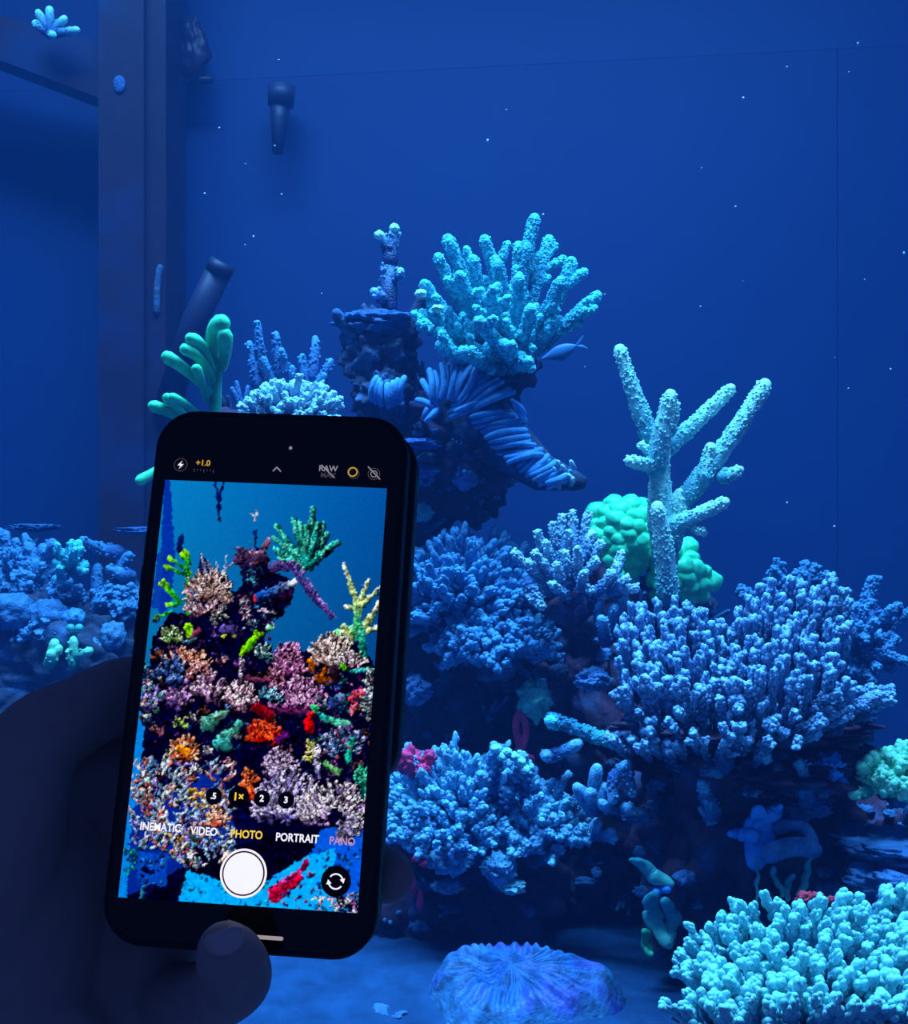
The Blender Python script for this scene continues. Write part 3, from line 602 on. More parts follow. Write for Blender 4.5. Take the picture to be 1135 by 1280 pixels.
for pts, wd, mm in (([(789, 1075), (806, 1082), (818, 1096), (838, 1104)], (3, 9, 11, 6), 'tealdrape'), ([(836, 1112), (824, 1112), (818, 1118)], (5, 6, 5), 'flap'), ([(816, 1122), (816, 1145), (832, 1176)], (9, 13, 9), 'tealdrape'), ([(806, 1165), (806, 1180), (814, 1192)], (5, 7, 4), 'green'), ([(832, 1128), (842, 1150), (836, 1180)], (8, 10, 7), 'tealdrape')):
    mb = MB(); ribbon_leaf(mb, pts, wd, 1.18); mb.build('drape', M[mm], t, o)
mb = MB(); mb.tube([A(845, 1090, 1.21), A(835, 1140, 1.21), A(825, 1185, 1.21)], [.016, .015, .012], 10); mb.build('stem', M['rock'], t, o)
# bright teal branching coral, the nearest
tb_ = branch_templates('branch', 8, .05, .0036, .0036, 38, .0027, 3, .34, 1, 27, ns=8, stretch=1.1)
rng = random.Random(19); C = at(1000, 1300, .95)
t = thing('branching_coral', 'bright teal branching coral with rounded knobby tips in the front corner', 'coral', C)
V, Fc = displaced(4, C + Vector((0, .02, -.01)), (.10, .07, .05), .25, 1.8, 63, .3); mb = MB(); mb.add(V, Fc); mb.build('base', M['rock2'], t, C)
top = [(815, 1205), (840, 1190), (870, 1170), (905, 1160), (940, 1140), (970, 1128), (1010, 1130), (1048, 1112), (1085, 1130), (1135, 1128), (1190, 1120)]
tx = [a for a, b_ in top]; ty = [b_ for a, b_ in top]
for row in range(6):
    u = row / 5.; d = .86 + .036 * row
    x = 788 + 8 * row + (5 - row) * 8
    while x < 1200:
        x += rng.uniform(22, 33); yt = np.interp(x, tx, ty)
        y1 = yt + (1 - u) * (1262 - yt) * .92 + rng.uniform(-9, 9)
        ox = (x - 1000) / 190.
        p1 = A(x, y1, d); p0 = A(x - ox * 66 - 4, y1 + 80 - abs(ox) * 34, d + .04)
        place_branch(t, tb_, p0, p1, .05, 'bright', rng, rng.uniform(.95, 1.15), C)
# green tuft at the right edge
tb2 = branch_templates('branch', 4, .03, .006, .0065, 26, .0036, 2, .4, 0, 29)
bush('tuft_coral', 'pale green tufted coral at the tank corner', 'coral', (1122, 985, 1.2), 46, 44, .04, 46, 'gblue', tb2, .03, 34, zmin=-.8, base_m='rock2')
stroke_coral('tuft_coral', 'small pale green sprig left of the green tuft', 'coral', (1090, 965, 1.2), [(1068, 992, 1.19, 1085, 985, 1.2), (1085, 950, 1.19), (1092, 945, 1.19), (1078, 958, 1.19)], 'gblue', .008, .007, 80, .0028, seed=61)
# plate ledges
def plate_coral(label, x0, x1, y, d, depth, thick, seed, m='plate'):
    c = at((x0 + x1) / 2, y, d); V, Fc = displaced(4, (0, 0, 0), ((x1 - x0) / 2 / F * d, depth, thick), .3, 1.7, seed, .25)
    V[:, 2] += .35 * np.maximum(0, np.hypot(V[:, 0] / ((x1 - x0) / 2 / F * d), V[:, 1] / depth)) ** 2 * thick
    o = link('plate_coral', mesh_from('plate_coral', V, Fc), M[m]); o.location = c; return tag(o, label, 'coral')
plate_coral('wide blue plate coral ledge, upper one by the tank corner', 1050, 1190, 1062, 1.18, .05, .014, 1)
plate_coral('lower blue plate coral ledge near the bright teal coral', 1062, 1200, 1105, 1.15, .05, .020, 2)
plate_coral('thin hazy blue plate above the left finger corals', 15, 70, 660, 1.78, .04, .006, 3, 'dull')
plate_coral('thin hazy blue plate in front of the dark post', 143, 200, 664, 1.72, .04, .006, 4, 'dull')
# disc coral: ridged ring plate on a stem
def disc():
    C = at(640, 1226, 1.15); t = thing('disc_coral', 'round ridged blue disc coral lying on the sand', 'coral', (C.x, C.y, 0)); o = (C.x, C.y, 0)
    mb = MB(); mb.tube([(C.x, C.y, -.004), (C.x, C.y, C.z - .012)], [.066, .055], 24, cap=False); mb.build('stem', M['rock'], t, o)
    nr, na = 26, 200; V = []; T = []
    a1 = 108 / F * C.y; a2 = .068
    for i in range(nr):
        u = i / (nr - 1)
        for j in range(na):
            th = 2 * math.pi * j / na
            lob = 1 + .07 * math.sin(3 * th + 1) + .05 * math.sin(5 * th) + .28 * max(0, math.cos(th + .12)) ** 6
            prof = .019 * (1 - u * u) - .026 * max(0, (u - .80) / .20) ** 2 - .016 * math.exp(-((u * math.cos(th - .5) + .25) / .16) ** 2 - (u * math.sin(th - .5) / .5) ** 2)
            rid_ = .0026 * math.sin(th * 34 + 2.2 * math.sin(u * 3) + 6 * noise.noise(Vector((math.cos(th) * 2, math.sin(th) * 2, u * 2)))) * min(1, u * 2) * (1 - max(0, (u - .82) / .18) * .75)
            wob = .010 * noise.noise(Vector((math.cos(th) * u * 3, math.sin(th) * u * 3, 7)))
            z = prof + rid_ + wob + .012 * math.sin(th) * u
            V.append((C.x + a1 * u * lob * math.cos(th), C.y + a2 * u * lob * math.sin(th), C.z + z)); T.append(max(0, u - .6) * 2)
    Fc = [(i * na + j, i * na + (j + 1) % na, (i + 1) * na + (j + 1) % na, (i + 1) * na + j) for i in range(nr - 1) for j in range(na)]
    V2 = [(x, y, min(z - .012, C.z - .006)) for x, y, z in V[-na:]]; k = len(V)
    Fc += [((nr - 1) * na + j, (nr - 1) * na + (j + 1) % na, k + (j + 1) % na, k + j) for j in range(na)] + [tuple(k + j for j in range(na))[::-1]]
    mb = MB(); mb.add([(x, y, z) for x, y, z in V + V2], Fc, np.array(T + [.2] * na)); mb.build('disc', M['disc'], t, o)
disc()
# finger corals on the left, behind the hand
stroke_coral('finger_coral', 'bright teal finger frag standing among hazy left corals', 'coral', (86, 712, 1.66), [(98, 680, 1.66), (78, 691, 1.66), (71, 703, 1.65), (106, 707, 1.65), (74, 724, 1.65), (92, 695, 1.64)], 'teal', .009, .0075, 60, .0028, .05, seed=71, twigs=1)
stroke_coral('finger_coral', 'upright hazy blue finger coral in front of the post', 'coral', (128, 790, 1.70), [(122, 709, 1.70), (132, 740, 1.69, 128, 775, 1.7)], 'dull', .011, .0085, 40, .0025, .08, seed=72)
stroke_coral('finger_coral', 'hazy blue arching finger coral beside the phone', 'coral', (152, 760, 1.70), [(168, 742, 1.69, 138, 748, 1.7), (120, 684, 1.7, 150, 690, 1.7), (158, 695, 1.7, 150, 720, 1.7), (148, 715, 1.69, 162, 720, 1.69), (172, 765, 1.69)], 'dull', .012, .009, 60, .003, .12, seed=73, twigs=1)
stroke_coral('finger_coral', 'group of hazy blue upright fingers at the far left', 'coral', (40, 770, 1.74), [(18, 688, 1.74, 35, 745, 1.74), (36, 684, 1.73, 48, 745, 1.73), (54, 686, 1.73, 58, 745, 1.73), (65, 680, 1.74), (8, 720, 1.72), (28, 730, 1.71), (100, 742, 1.7, 70, 745, 1.7), (8, 670, 1.75, 5, 750, 1.75), (45, 705, 1.72), (72, 740, 1.70), (85, 728, 1.69)], 'dull', .014, .0085, 60, .0032, .10, seed=74, twigs=3)
stroke_coral('finger_coral', 'yellow-tipped blue fork coral just above the hand', 'coral', (92, 830, 1.62), [(92, 800, 1.62), (111, 814, 1.61, 95, 820, 1.62), (88, 815, 1.62)], 'gblue', .0075, .0065, 30, .0025, .08, seed=75)
stroke_coral('finger_coral', 'pale green nub coral left of the fork coral', 'coral', (62, 830, 1.62), [(68, 805, 1.62), (64, 818, 1.61), (72, 812, 1.62)], 'gblue', .009, .0075, 30, .0025, .08, seed=76)
for lab, x, y, rx, rz, mm, sd in (('round pale blue ball coral near the far left', 35, 785, 10, 10, 'bush', 101), ('hazy lumpy coral between the finger corals', 92, 772, 14, 12, 'ridge', 102), ('pale ribbed lump coral touching the thumb', 142, 795, 16, 18, 'bush', 103), ('small pale blue lump right above the thumb', 118, 808, 11, 12, 'bush', 104), ('hazy blue boulder coral at the left frame side', 15, 765, 30, 24, 'dull', 105), ('hazy blue mound coral below the teal frag', 60, 770, 24, 22, 'dull', 106)):
    V, Fc = displaced(3, A(x, y, 1.65), (rx / F * 1.65, rx / F * 1.3, rz / F * 1.65), .2, 2.2, sd, .15); mb = MB(); c = A(x, y, 1.65); mb.add(V, Fc, .7); o = mb.build('lump_coral', M[mm], None, c); o.location = c; tag(o, lab, 'coral')
tbl = branch_templates('branch', 4, .05, .007, .0055, 20, .0034, 3, .4, 0, 37)
bush('bushy_coral', 'hazy blue bush at the far left behind the fingers', 'coral', (25, 745, 1.74), 46, 60, .04, 44, 'dull', tbl, .05, 46, zmin=-.5)
bush('bushy_coral', 'hazy blue bush between the dark post and the phone', 'coral', (150, 765, 1.70), 36, 40, .035, 34, 'dull', tbl, .05, 47, zmin=-.5)
bush('bushy_coral', 'low hazy blue tuft just above the hand', 'coral', (60, 800, 1.66), 40, 34, .03, 30, 'dull', tbl, .05, 48, zmin=-.3)
t = thing('polyp_cluster', 'two small teal ball polyps above the fork coral', 'polyp', at(93, 790, 1.63))
for x in (88, 99):
    mb = MB(); mb.sphere(A(x, 785, 1.62), .0062, 2, .6); mb.tube([A(x, 785, 1.62), A(93, 795, 1.64)], .003, 6, tips=.3); mb.build('polyp', M['tealdrape'], t, at(93, 790, 1.63))
# coral frag modelled over the brace in place of a reflection
t = stroke_coral('reflection_coral', 'turquoise coral frag standing in for a reflection over the brace', 'coral', (62, 42, 1.80), [(48, 16, 1.80), (62, 13, 1.80), (80, 24, 1.80), (45, 30, 1.80), (66, 44, 1.79), (95, 38, 1.80)], 'bright', .008, .0065, 30, .002, .05, seed=77)

# fish and drifting specks
def fish(label, x, y, d, L, ang):
    c = A(x, y, d); t = thing('reef_fish', label, 'fish', c)
    dx = np.array((math.cos(ang), .15, math.sin(ang)))
    mb = MB(); P = [c + dx * L * k for k in np.linspace(-.5, .5, 9)]
    mb.tube(P, np.array([.02, .10, .16, .19, .20, .18, .13, .08, .04]) * L, 12, flat=((0, 1, 0), .45)); mb.build('body', M['fish'], t, c)
    e = c - dx * L * .48; up = np.array((-math.sin(ang), 0, math.cos(ang)))
    for s in (1, -1):
        mb = MB(); mb.tube([e, e - dx * L * .14 + up * s * L * .08, e - dx * L * .25 + up * s * L * .18], [L * .04, L * .05, L * .02], 8, flat=((0, 1, 0), .25)); mb.build('tail_fin', M['fish'], t, c)
    mb = MB(); mb.tube([c + dx * L * .2 + up * L * .14, c + up * L * .22, c - dx * L * .25 + up * L * .14], [L * .03, L * .05, L * .02], 8, flat=((0, 1, 0), .25)); mb.build('dorsal_fin', M['fish'], t, c)
fish('small pale fish hiding behind the teal bushy coral', 700, 440, 1.56, .05, math.radians(200))
mb = MB(); rr = random.Random(77)
for i in range(34):
    d = rr.uniform(.8, 1.9); x, y = rr.uniform(220, 1130), rr.uniform(20, 640)
    if i < 4: x, y = ((274, 160), (877, 210), (1043, 658), (584, 543))[i]
    mb.sphere(A(x, y, d), rr.uniform(.0004, .0011) * d, 1, scale=(1, 1, rr.uniform(.8, 1.8)))
so = mb.build('suspended_specks', mat('white_speck', (.5, .6, .6), None, .6, 0, 1, 0)); tag(so, 'tiny white specks drifting in the blue water', 'specks'); so['kind'] = 'stuff'

# ---------------------------------------------------------------- the phone
def cam3(v): return np.array((v[0], v[2], v[1]))          # (right, up, depth) -> world
U_ = cam3((0.99564, -0.05166, -0.07769)); H2 = cam3((0.04234, 0.97614, 0.21296))
V_ = H2 - U_ * (H2 @ U_) * .5; U_ = U_ - H2 * (H2 @ U_) * .5
U_ /= np.linalg.norm(U_); V_ -= U_ * (V_ @ U_); V_ /= np.linalg.norm(V_); W_ = np.cross(U_, V_)
SW, SH = .0645, .1148
PC = A(208, 601, .3242) + U_ * SW / 2 - V_ * SH / 2       # centre of the display
def SL(px, py, w=0.0):
    """Where the sight line of a photograph pixel meets the phone's face, in the phone's own millimetre frame."""
    o = np.array((0, 0, CZ)); r = A(px, py, 1.0) - o
    k = ((PC + W_ * w - o) @ W_) / (r @ W_); p = o + r * k - PC
    return float(p @ U_), float(p @ V_)
def proj(a, b):
    p = PC + U_ * a + V_ * b
    return 567.5 + F * p[0] / p[1], 640 - F * (p[2] - CZ) / p[1]
phone = thing('smartphone', 'black smartphone in a dark case with its camera app open', 'smartphone')
phone.matrix_world = Matrix(((U_[0], V_[0], W_[0], PC[0]), (U_[1], V_[1], W_[1], PC[1]), (U_[2], V_[2], W_[2], PC[2]), (0, 0, 0, 1)))

def rr_slab(a0, a1, b0, b1, rad, w0, w1, bev, n=9):
    def outline(ins):
        pts = []
        r = max(rad - ins, .0003)
        for cx, cy, s in ((a1 - rad, b1 - rad, 0), (a0 + rad, b1 - rad, 1), (a0 + rad, b0 + rad, 2), (a1 - rad, b0 + rad, 3)):
            for k in range(n):
                t = (s + k / (n - 1)) * math.pi / 2; pts.append((cx + r * math.cos(t), cy + r * math.sin(t)))
        return pts
    rings = []
    for k in range(4):
        t = k / 3 * math.pi / 2; rings.append((bev * (1 - math.sin(t)), w0 + bev * (1 - math.cos(t))))
    for k in range(4):
        t = k / 3 * math.pi / 2; rings.append((bev * (1 - math.cos(t)), w1 - bev * (1 - math.sin(t))))
    V = []; Fc = []; m = 4 * n
    for ins, w in rings: V += [(x, y, w) for x, y in outline(ins)]
    for i in range(len(rings) - 1):
        for j in range(m): Fc.append((i * m + j, i * m + (j + 1) % m, (i + 1) * m + (j + 1) % m, (i + 1) * m + j))
    Fc.append(tuple(range(m))[::-1]); Fc.append(tuple((len(rings) - 1) * m + j for j in range(m)))
    mb = MB(); mb.add(V, Fc); return mb
m_case = plain('black_phone_case', (.006, .006, .009), .55, .3)
m_glass = plain('black_phone_glass', (.002, .002, .003), .12, .4)
m_dark = plain('dark_ui_glass', (.003, .004, .008), .3, .2)
gl, gt = SL(201, 700)[0], SL(347, 523)[1]; gr = SL(488, 900)[0]; gb = SL(300, 1184)[1]
gl = -SW / 2 - .0030; gr = SW / 2 + .0034
p_case = rr_slab(gl - .0016, gr + .0016, gb - .0018, gt + .0018, .0115, -.0110, .0002, .0018).build('case', m_case, phone, smooth=True)
p_glass = rr_slab(gl, gr, gb, gt, .0100, -.004, .0006, .0008).build('front_glass', m_glass, phone, smooth=True)
mb = rr_slab(.004, gr + .0030, SL(470, 985)[1], gt + .0010, .0105, -.0250, -.0112, .0022); mb.build('back_pack', m_case, phone)
for y0, y1 in ((705, 745), (760, 800)):
    b1, b0 = SL(185, y0)[1], SL(185, y1)[1]
    rr_slab(gl - .0026, gl - .0012, b0, b1, .0006, -.007, -.003, .0005, 4).build('side_button', m_case, p_case)
mb = rr_slab(SL(312, 1172)[0], SL(355, 1172)[0], SL(333, 1174)[1], SL(333, 1169)[1], .0005, .0006, .0008, .0001, 5); mb.build('home_bar', plain('home_bar_light', srgb(205, 185, 175), .5, 0, .55), phone)
def disc_part(name, px, py, r, m, w=.0014, ring=0.0, squash=1.0):
    a, b = SL(px, py); n = 40; mb = MB(); V = []; Fc = []
    k = r * .000222
    for i in range(n):
        t = 2 * math.pi * i / n; V.append((a + k * math.cos(t), b + k * math.sin(t), w))
    if ring > 0:
        kk = (r - ring) * .000222
        V += [(a + kk * math.cos(2 * math.pi * i / n), b + kk * math.sin(2 * math.pi * i / n), w) for i in range(n)]
        Fc = [(i, (i + 1) % n, n + (i + 1) % n, n + i) for i in range(n)]
    else: Fc = [tuple(range(n))]
    mb.add(V, Fc); return mb.build(name, m, phone, smooth=False)
white = plain('ui_white', (.9, .88, .88), .5, 0, 1.0); yellow = plain('ui_yellow', srgb(250, 205, 60), .5, 0, 1.0)
grey = plain('ui_grey', srgb(150, 145, 150), .5, 0, .8); dimy = plain('ui_dim_yellow', srgb(205, 160, 60), .5, 0, .9); dim = plain('ui_dim', srgb(70, 65, 75), .5, 0, .8); dimp = plain('ui_dim_pink', srgb(190, 140, 175), .5, 0, .9)
DG = bpy.context.evaluated_depsgraph_get
def text(name, s, px, py, hpx, m, w=.0016, sx=1.0, bold=.0):
    a, b = SL(px, py); cu = bpy.data.curves.new(name, 'FONT'); cu.body = s; cu.size = hpx * .000222 / .70; cu.align_x = 'CENTER'; cu.align_y = 'CENTER'
    cu.offset = bold * .000222; cu.resolution_u = 3
    o = bpy.data.objects.new(name, cu); COL.objects.link(o); bpy.context.view_layer.update()
    me = bpy.data.meshes.new_from_object(o.evaluated_get(DG())); bpy.data.objects.remove(o); bpy.data.curves.remove(cu)
    me.materials.clear(); me.materials.append(m)
    q = link(name, me, m, phone); q.location = (a, b, w); q.scale = (sx, 1, 1); return q
def bar(name, x0, y0, x1, y1, wpx, m, w=.0017):
    a = np.array(SL(x0, y0)); b = np.array(SL(x1, y1)); d = b - a; d /= np.linalg.norm(d); nn = np.array((-d[1], d[0])) * wpx * .000111
    mb = MB(); mb.add([(*(a + nn), w), (*(a - nn), w), (*(b - nn), w), (*(b + nn), w)], [(0, 1, 2, 3)]); return mb.build(name, m, phone, smooth=False)
disc_part('front_camera', 364, 561, 2.2, grey, .0009)
disc_part('flash_ring', 227, 582, 9, dim, .0009, 1.0)
a, b = SL(227, 582); k = .000222
mb = MB(); mb.add([(a + x * k, b + y * k, .0010) for x, y in ((2, 6), (-4, -1), (0, -1), (-2, -6), (4, 1), (0, 1))], [(0, 1, 2, 5), (5, 2, 3, 4)]); mb.build('flash_icon', white, phone, smooth=False)
text('exposure_text', '+1.0', 255, 580, 7.5, dimy, .0010, 1, .25)
for i in range(7): bar('exposure_tick', 244 + i * 4, 587 + i * .2, 244 + i * 4, (589 if i % 3 else 591) + i * .2, 1.1, dim, .0010)
bar('chevron', 342, 590, 347, 585, 1.7, grey, .0010); bar('chevron', 347, 585, 352, 590.5, 1.7, grey, .0010)
text('raw_text', 'RAW', 411, 587, 7.5, grey, .0010, 1, .2); text('max_text', 'MAX', 411, 595.5, 6.5, dim, .0010, 1, .2); bar('raw_slash', 403, 583, 419, 599, 1.4, grey)
disc_part('filter_ring', 441.5, 591, 6.5, dimy, .0010, 1.6); disc_part('filter_ring', 443, 593, 7, dim, .0009, .8)
disc_part('live_ring', 468, 593.5, 8, dim, .0010, 1.1); disc_part('live_ring', 468, 593.5, 4.5, grey, .0010, 1.0); bar('live_slash', 461, 585, 476, 601, 1.5, grey)
for s, x, y, r, m_, h in (('.5', 269, 995, 10, white, 7), ('1×', 300, 996, 13, yellow, 9), ('2', 329, 998, 10, white, 7.5), ('3', 359, 1000, 10, white, 7.5)):
    disc_part('zoom_disc', x, y, r, m_dark, .0014); text('zoom_text', s, x, y, h, m_, .0017, 1, .35)
for s, x, y, m_ in (('INEMATIC', 203, 1034, white), ('VIDEO', 257, 1039, white), ('PHOTO', 310, 1043, yellow), ('PORTRAIT', 373, 1047.5, white), ('PANO', 429, 1051.5, dimp)):
    text('mode_text', s, x, y, 9.2, m_, .0016, .86, .3)
disc_part('shutter_ring', 306, 1091, 28.5, white, .0015, 2.6); disc_part('shutter_gap', 306, 1091, 26.0, plain('ui_maroon', srgb(60, 15, 40), .5, 0, .8), .0014); disc_part('shutter_button', 306, 1091, 24, white, .0016)
disc_part('flip_disc', 421, 1101, 18, m_dark, .0014)
for k in range(2):
    a, b = SL(421, 1101); mb = MB(); n = 14; q = .000222; V = []
    for i in range(n):
        t = math.radians(20 + k * 180 + 125 * i / (n - 1)); V += [(a + 9.4 * q * math.cos(t), b + 9.4 * q * math.sin(t), .0017), (a + 7.6 * q * math.cos(t), b + 7.6 * q * math.sin(t), .0017)]
    Fc = [(2 * i, 2 * i + 2, 2 * i + 3, 2 * i + 1) for i in range(n - 1)]
    t = math.radians(20 + k * 180 - 4); c0 = np.array((a + 8.5 * q * math.cos(t), b + 8.5 * q * math.sin(t))); tn = np.array((math.sin(t), -math.cos(t))); nn = np.array((math.cos(t), math.sin(t)))
    z = len(V); V += [(*(c0 + nn * 3.2 * q + tn * -1 * q), .0017), (*(c0 - nn * 3.2 * q + tn * -1 * q), .0017), (*(c0 + tn * 4.5 * q), .0017)]; Fc.append((z, z + 1, z + 2))
    mb.add(V, Fc); mb.build('flip_arrow', white, phone, smooth=False)

# the live picture on the display, drawn as flat print on a fine grid
def paint():
    sc = 1.6; X0, Y0 = 150, 595; Wd, Hd = int(345 * sc), int(560 * sc)
    yy, xx = np.mgrid[0:Hd, 0:Wd]; gx = xx / sc + X0; gy = yy / sc + Y0
    img = np.zeros((Hd, Wd, 3))
    rng = random.Random(3); nr = np.random.default_rng(3)
    u = np.clip((gx - 200) / 280, 0, 1)[..., None]; v = np.clip((gy - 600) / 230, 0, 1)[..., None]
    img[:] = (np.array((4, 128, 200)) * (1 - u) + np.array((0, 84, 168)) * u) * (1 - .16 * v)
    def blend(mask, col, sl):
        img[sl] = img[sl] * (1 - mask[..., None]) + np.array(col, float) * mask[..., None]
    def cap(x0, y0, x1, y1, r, col, r1=None, hi=None, soft=.7):
        r1 = r if r1 is None else r1; R_ = max(r, r1) + 1.5
        i0, i1 = max(0, int((min(y0, y1) - R_ - Y0) * sc)), min(Hd, int((max(y0, y1) + R_ - Y0) * sc) + 1)
        j0, j1 = max(0, int((min(x0, x1) - R_ - X0) * sc)), min(Wd, int((max(x0, x1) + R_ - X0) * sc) + 1)
        if i1 <= i0 or j1 <= j0: return
        sl = (slice(i0, i1), slice(j0, j1)); px, py = gx[sl], gy[sl]
        dx, dy = x1 - x0, y1 - y0; L2 = dx * dx + dy * dy + 1e-6
        t = np.clip(((px - x0) * dx + (py - y0) * dy) / L2, 0, 1); rad = r + (r1 - r) * t
        ex, ey = px - x0 - t * dx, py - y0 - t * dy; dist = np.hypot(ex, ey)
        mk = np.clip((rad - dist) / soft + .5, 0, 1)
        sh = np.clip(.62 + .38 * (-ey * .8 - ex * .5) / np.maximum(rad, .3), .2, 1.15)
        c = np.array(col, float)[None, None] * sh[..., None]
        if hi is not None: c = c * (1 - (t ** 2)[..., None] * .8) + np.array(hi, float) * (t ** 2)[..., None] * .8 * sh[..., None]
        img[sl] = img[sl] * (1 - mk[..., None]) + c * mk[..., None]
    def poly(pts, col):
        P = np.array(pts, float); ins = np.zeros((Hd, Wd), bool); n = len(P)
        for i in range(n):
            x0, y0 = P[i]; x1, y1 = P[(i + 1) % n]
            c = ((y0 > gy) != (y1 > gy)) & (gx < (x1 - x0) * (gy - y0) / (y1 - y0 + 1e-9) + x0); ins ^= c
        img[ins] = col
    def clump(cx, cy, rx, ry, n, col, hi, r=1.6, amin=-200, amax=20, core=.25, ln=(.6, 1.05)):
        """Tufts of short bright-tipped fingers, back ones first, over a dark mound."""
        am = math.radians((amin + amax) / 2); items = []
        for i in range(int(n * 1.5)):
            a = math.radians(rng.uniform(amin, amax)); k = rng.random() ** .6
            items.append((cx + rx * k * math.cos(a), cy + ry * k * math.sin(a), a))
        for i in range(14): cap(cx + rng.uniform(-.5, .5) * rx, cy - rng.uniform(-.1, .6) * ry, cx, cy, min(rx, ry) * .22, (16, 14, 46))
        items.sort(key=lambda q: q[1])
        for x1, y1, a in items:
            d = a + rng.uniform(-.5, .5); d = d * .6 + am * .4; l = rng.uniform(.16, .32) * max(rx, ry) + 1.5
            x0, y0 = x1 - l * math.cos(d), y1 - l * math.sin(d); c = np.array(col) * rng.uniform(.45, 1.05); q = r * rng.uniform(.7, 1.15)
            cap(x0 + .9, y0 + 1.0, x1 + .9, y1 + 1.0, q * 1.1, (16, 12, 48)); cap(x0, y0, x1, y1, q, c, q * .75, hi)
            if rng.random() < .6: cap(x1, y1, x1, y1, q * .7, np.minimum(np.array(hi) * 1.1, 255))
    def rubble(x0, y0, x1, y1, n, cols, r=(1, 3)):
        for i in range(int(n * 1.6)):
            x, y = rng.uniform(x0, x1), rng.uniform(y0, y1); c = np.array(rng.choice(cols)) * rng.uniform(.5, 1.15); a = rng.random() * 6.3; l = rng.uniform(0, 3); q = rng.uniform(*r)
            cap(x, y, x + l * math.cos(a), y + l * math.sin(a), q, c, q * .6)
            if rng.random() < .5: cap(x - q * .3, y - q * .4, x, y - q * .4, q * .4, np.minimum(c * 1.5 + 15, 255))
    poly([(206, 600), (214, 600), (221, 700), (215, 760), (200, 770)], (14, 52, 125)); poly([(199, 690), (206, 690), (202, 760), (190, 760)], (12, 60, 140))
    cap(270, 602, 275, 625, 1.6, (16, 40, 105)); cap(281, 602, 275, 625, 1.6, (16, 40, 105)); cap(275, 622, 275, 651, 3, (14, 34, 95), 2)
    cap(228, 672, 226, 690, 3.5, (14, 45, 110))
    NV = (10, 12, 36)
    poly([(192, 800), (215, 765), (240, 768), (255, 735), (300, 740), (308, 715), (302, 690), (333, 684), (340, 715), (372, 728), (365, 755), (340, 775), (330, 800), (350, 832), (385, 812), (400, 832), (420, 805), (452, 800), (476, 845), (470, 1140), (160, 1140)], NV)
    poly([(246, 740), (252, 690), (268, 715), (262, 740)], (25, 30, 70))
    rubble(195, 770, 345, 830, 90, [(60, 50, 95), (30, 60, 110), (90, 60, 110), (20, 25, 60)]); rubble(180, 830, 470, 1000, 330, [(50, 40, 90), (25, 40, 85), (85, 45, 95), (20, 60, 110), (15, 18, 45), (15, 18, 45)])
    pal = [((95, 60, 120), (190, 140, 190)), ((45, 75, 140), (130, 160, 215)), ((150, 90, 120), (230, 180, 190)), ((40, 110, 120), (120, 200, 190)), ((60, 50, 110), (140, 120, 190)), ((120, 70, 60), (215, 150, 120)), ((150, 150, 170), (240, 240, 240))]
    for i in range(95):
        x, y = rng.uniform(178, 468), rng.uniform(815, 1010)
        if rng.random() < .35 and 290 < x < 400: continue
        c_, h_ = rng.choice(pal); k = rng.uniform(.45, .9); q = rng.uniform(6, 13); clump(x, y, q, q * .9, 9, np.array(c_) * k, np.array(h_) * k, 1.5)
    # sand and deep blue gaps
    poly([(166, 1010), (240, 985), (245, 965), (290, 968), (300, 1005), (310, 1040), (200, 1100), (160, 1120)], (12, 44, 112)); poly([(400, 1040), (470, 1000), (470, 1140), (380, 1090)], (20, 80, 165))
    poly([(225, 1125), (236, 1088), (280, 1098), (330, 1103), (370, 1075), (420, 1060), (420, 1150), (225, 1150)], (22, 140, 205)); rubble(230, 1095, 340, 1135, 60, [(30, 170, 225), (60, 190, 235), (15, 110, 180)], (.8, 2))
    poly([(228, 1062), (300, 1050), (400, 1035), (392, 1065), (335, 1100), (300, 1110), (250, 1090)], (8, 10, 30)); poly([(268, 950), (310, 960), (308, 1010), (330, 1050), (300, 1055), (285, 990)], (10, 14, 48))
    # green leaves
    for a in ((236, 768, 236, 705, 3, 3), (235, 720, 209, 709, 2.3, 2.6), (236, 712, 213, 699, 2.2, 3), (237, 705, 233, 694, 4, 6), (226, 755, 203, 730, 2.5, 2.4), (227, 752, 206, 726, 2, 2), (215, 765, 195, 772, 2, 1.5), (222, 758, 212, 757, 3, 3)):
        cap(a[0], a[1], a[2], a[3], a[4], (40, 150, 60), a[5], (165, 225, 20))
    clump(262, 742, 32, 34, 120, (215, 165, 170), (250, 225, 215), 1.5); clump(256, 762, 26, 14, 30, (200, 150, 165), (240, 215, 225), 1.5)
    for a in ((258, 715, 253, 692), (263, 712, 261, 700), (283, 715, 284, 696), (286, 712, 293, 704), (275, 710, 272, 702)): cap(*a, 2, (150, 160, 200), .9, (235, 240, 245))
    rubble(266, 755, 285, 780, 20, [(235, 235, 225), (180, 200, 210)], (.8, 1.6))
    # sponge head
    cap(304, 700, 328, 698, 11, (80, 62, 98)); cap(306, 690, 298, 686, 4, (95, 75, 110), 2.5); cap(330, 690, 337, 676, 4, (135, 100, 130), 2, (190, 140, 160)); cap(312, 715, 324, 722, 11, (34, 32, 66)); rubble(308, 712, 328, 735, 26, [(60, 130, 160), (90, 170, 190), (40, 60, 110)], (.8, 1.6)); cap(315, 693, 324, 692, 3, (150, 120, 140)); cap(316, 706, 322, 704, 2.5, (120, 85, 115))
    cap(320, 652, 322, 640, 1.8, (190, 190, 215), 1.5, (245, 245, 250)); cap(318, 646, 314, 643, 1.5, (215, 215, 230)); cap(320, 665, 321, 672, 2, (20, 50, 110)); cap(320, 674, 320, 686, 1.6, (25, 45, 100)); cap(313, 680, 310, 678, 1.6, (30, 160, 190))
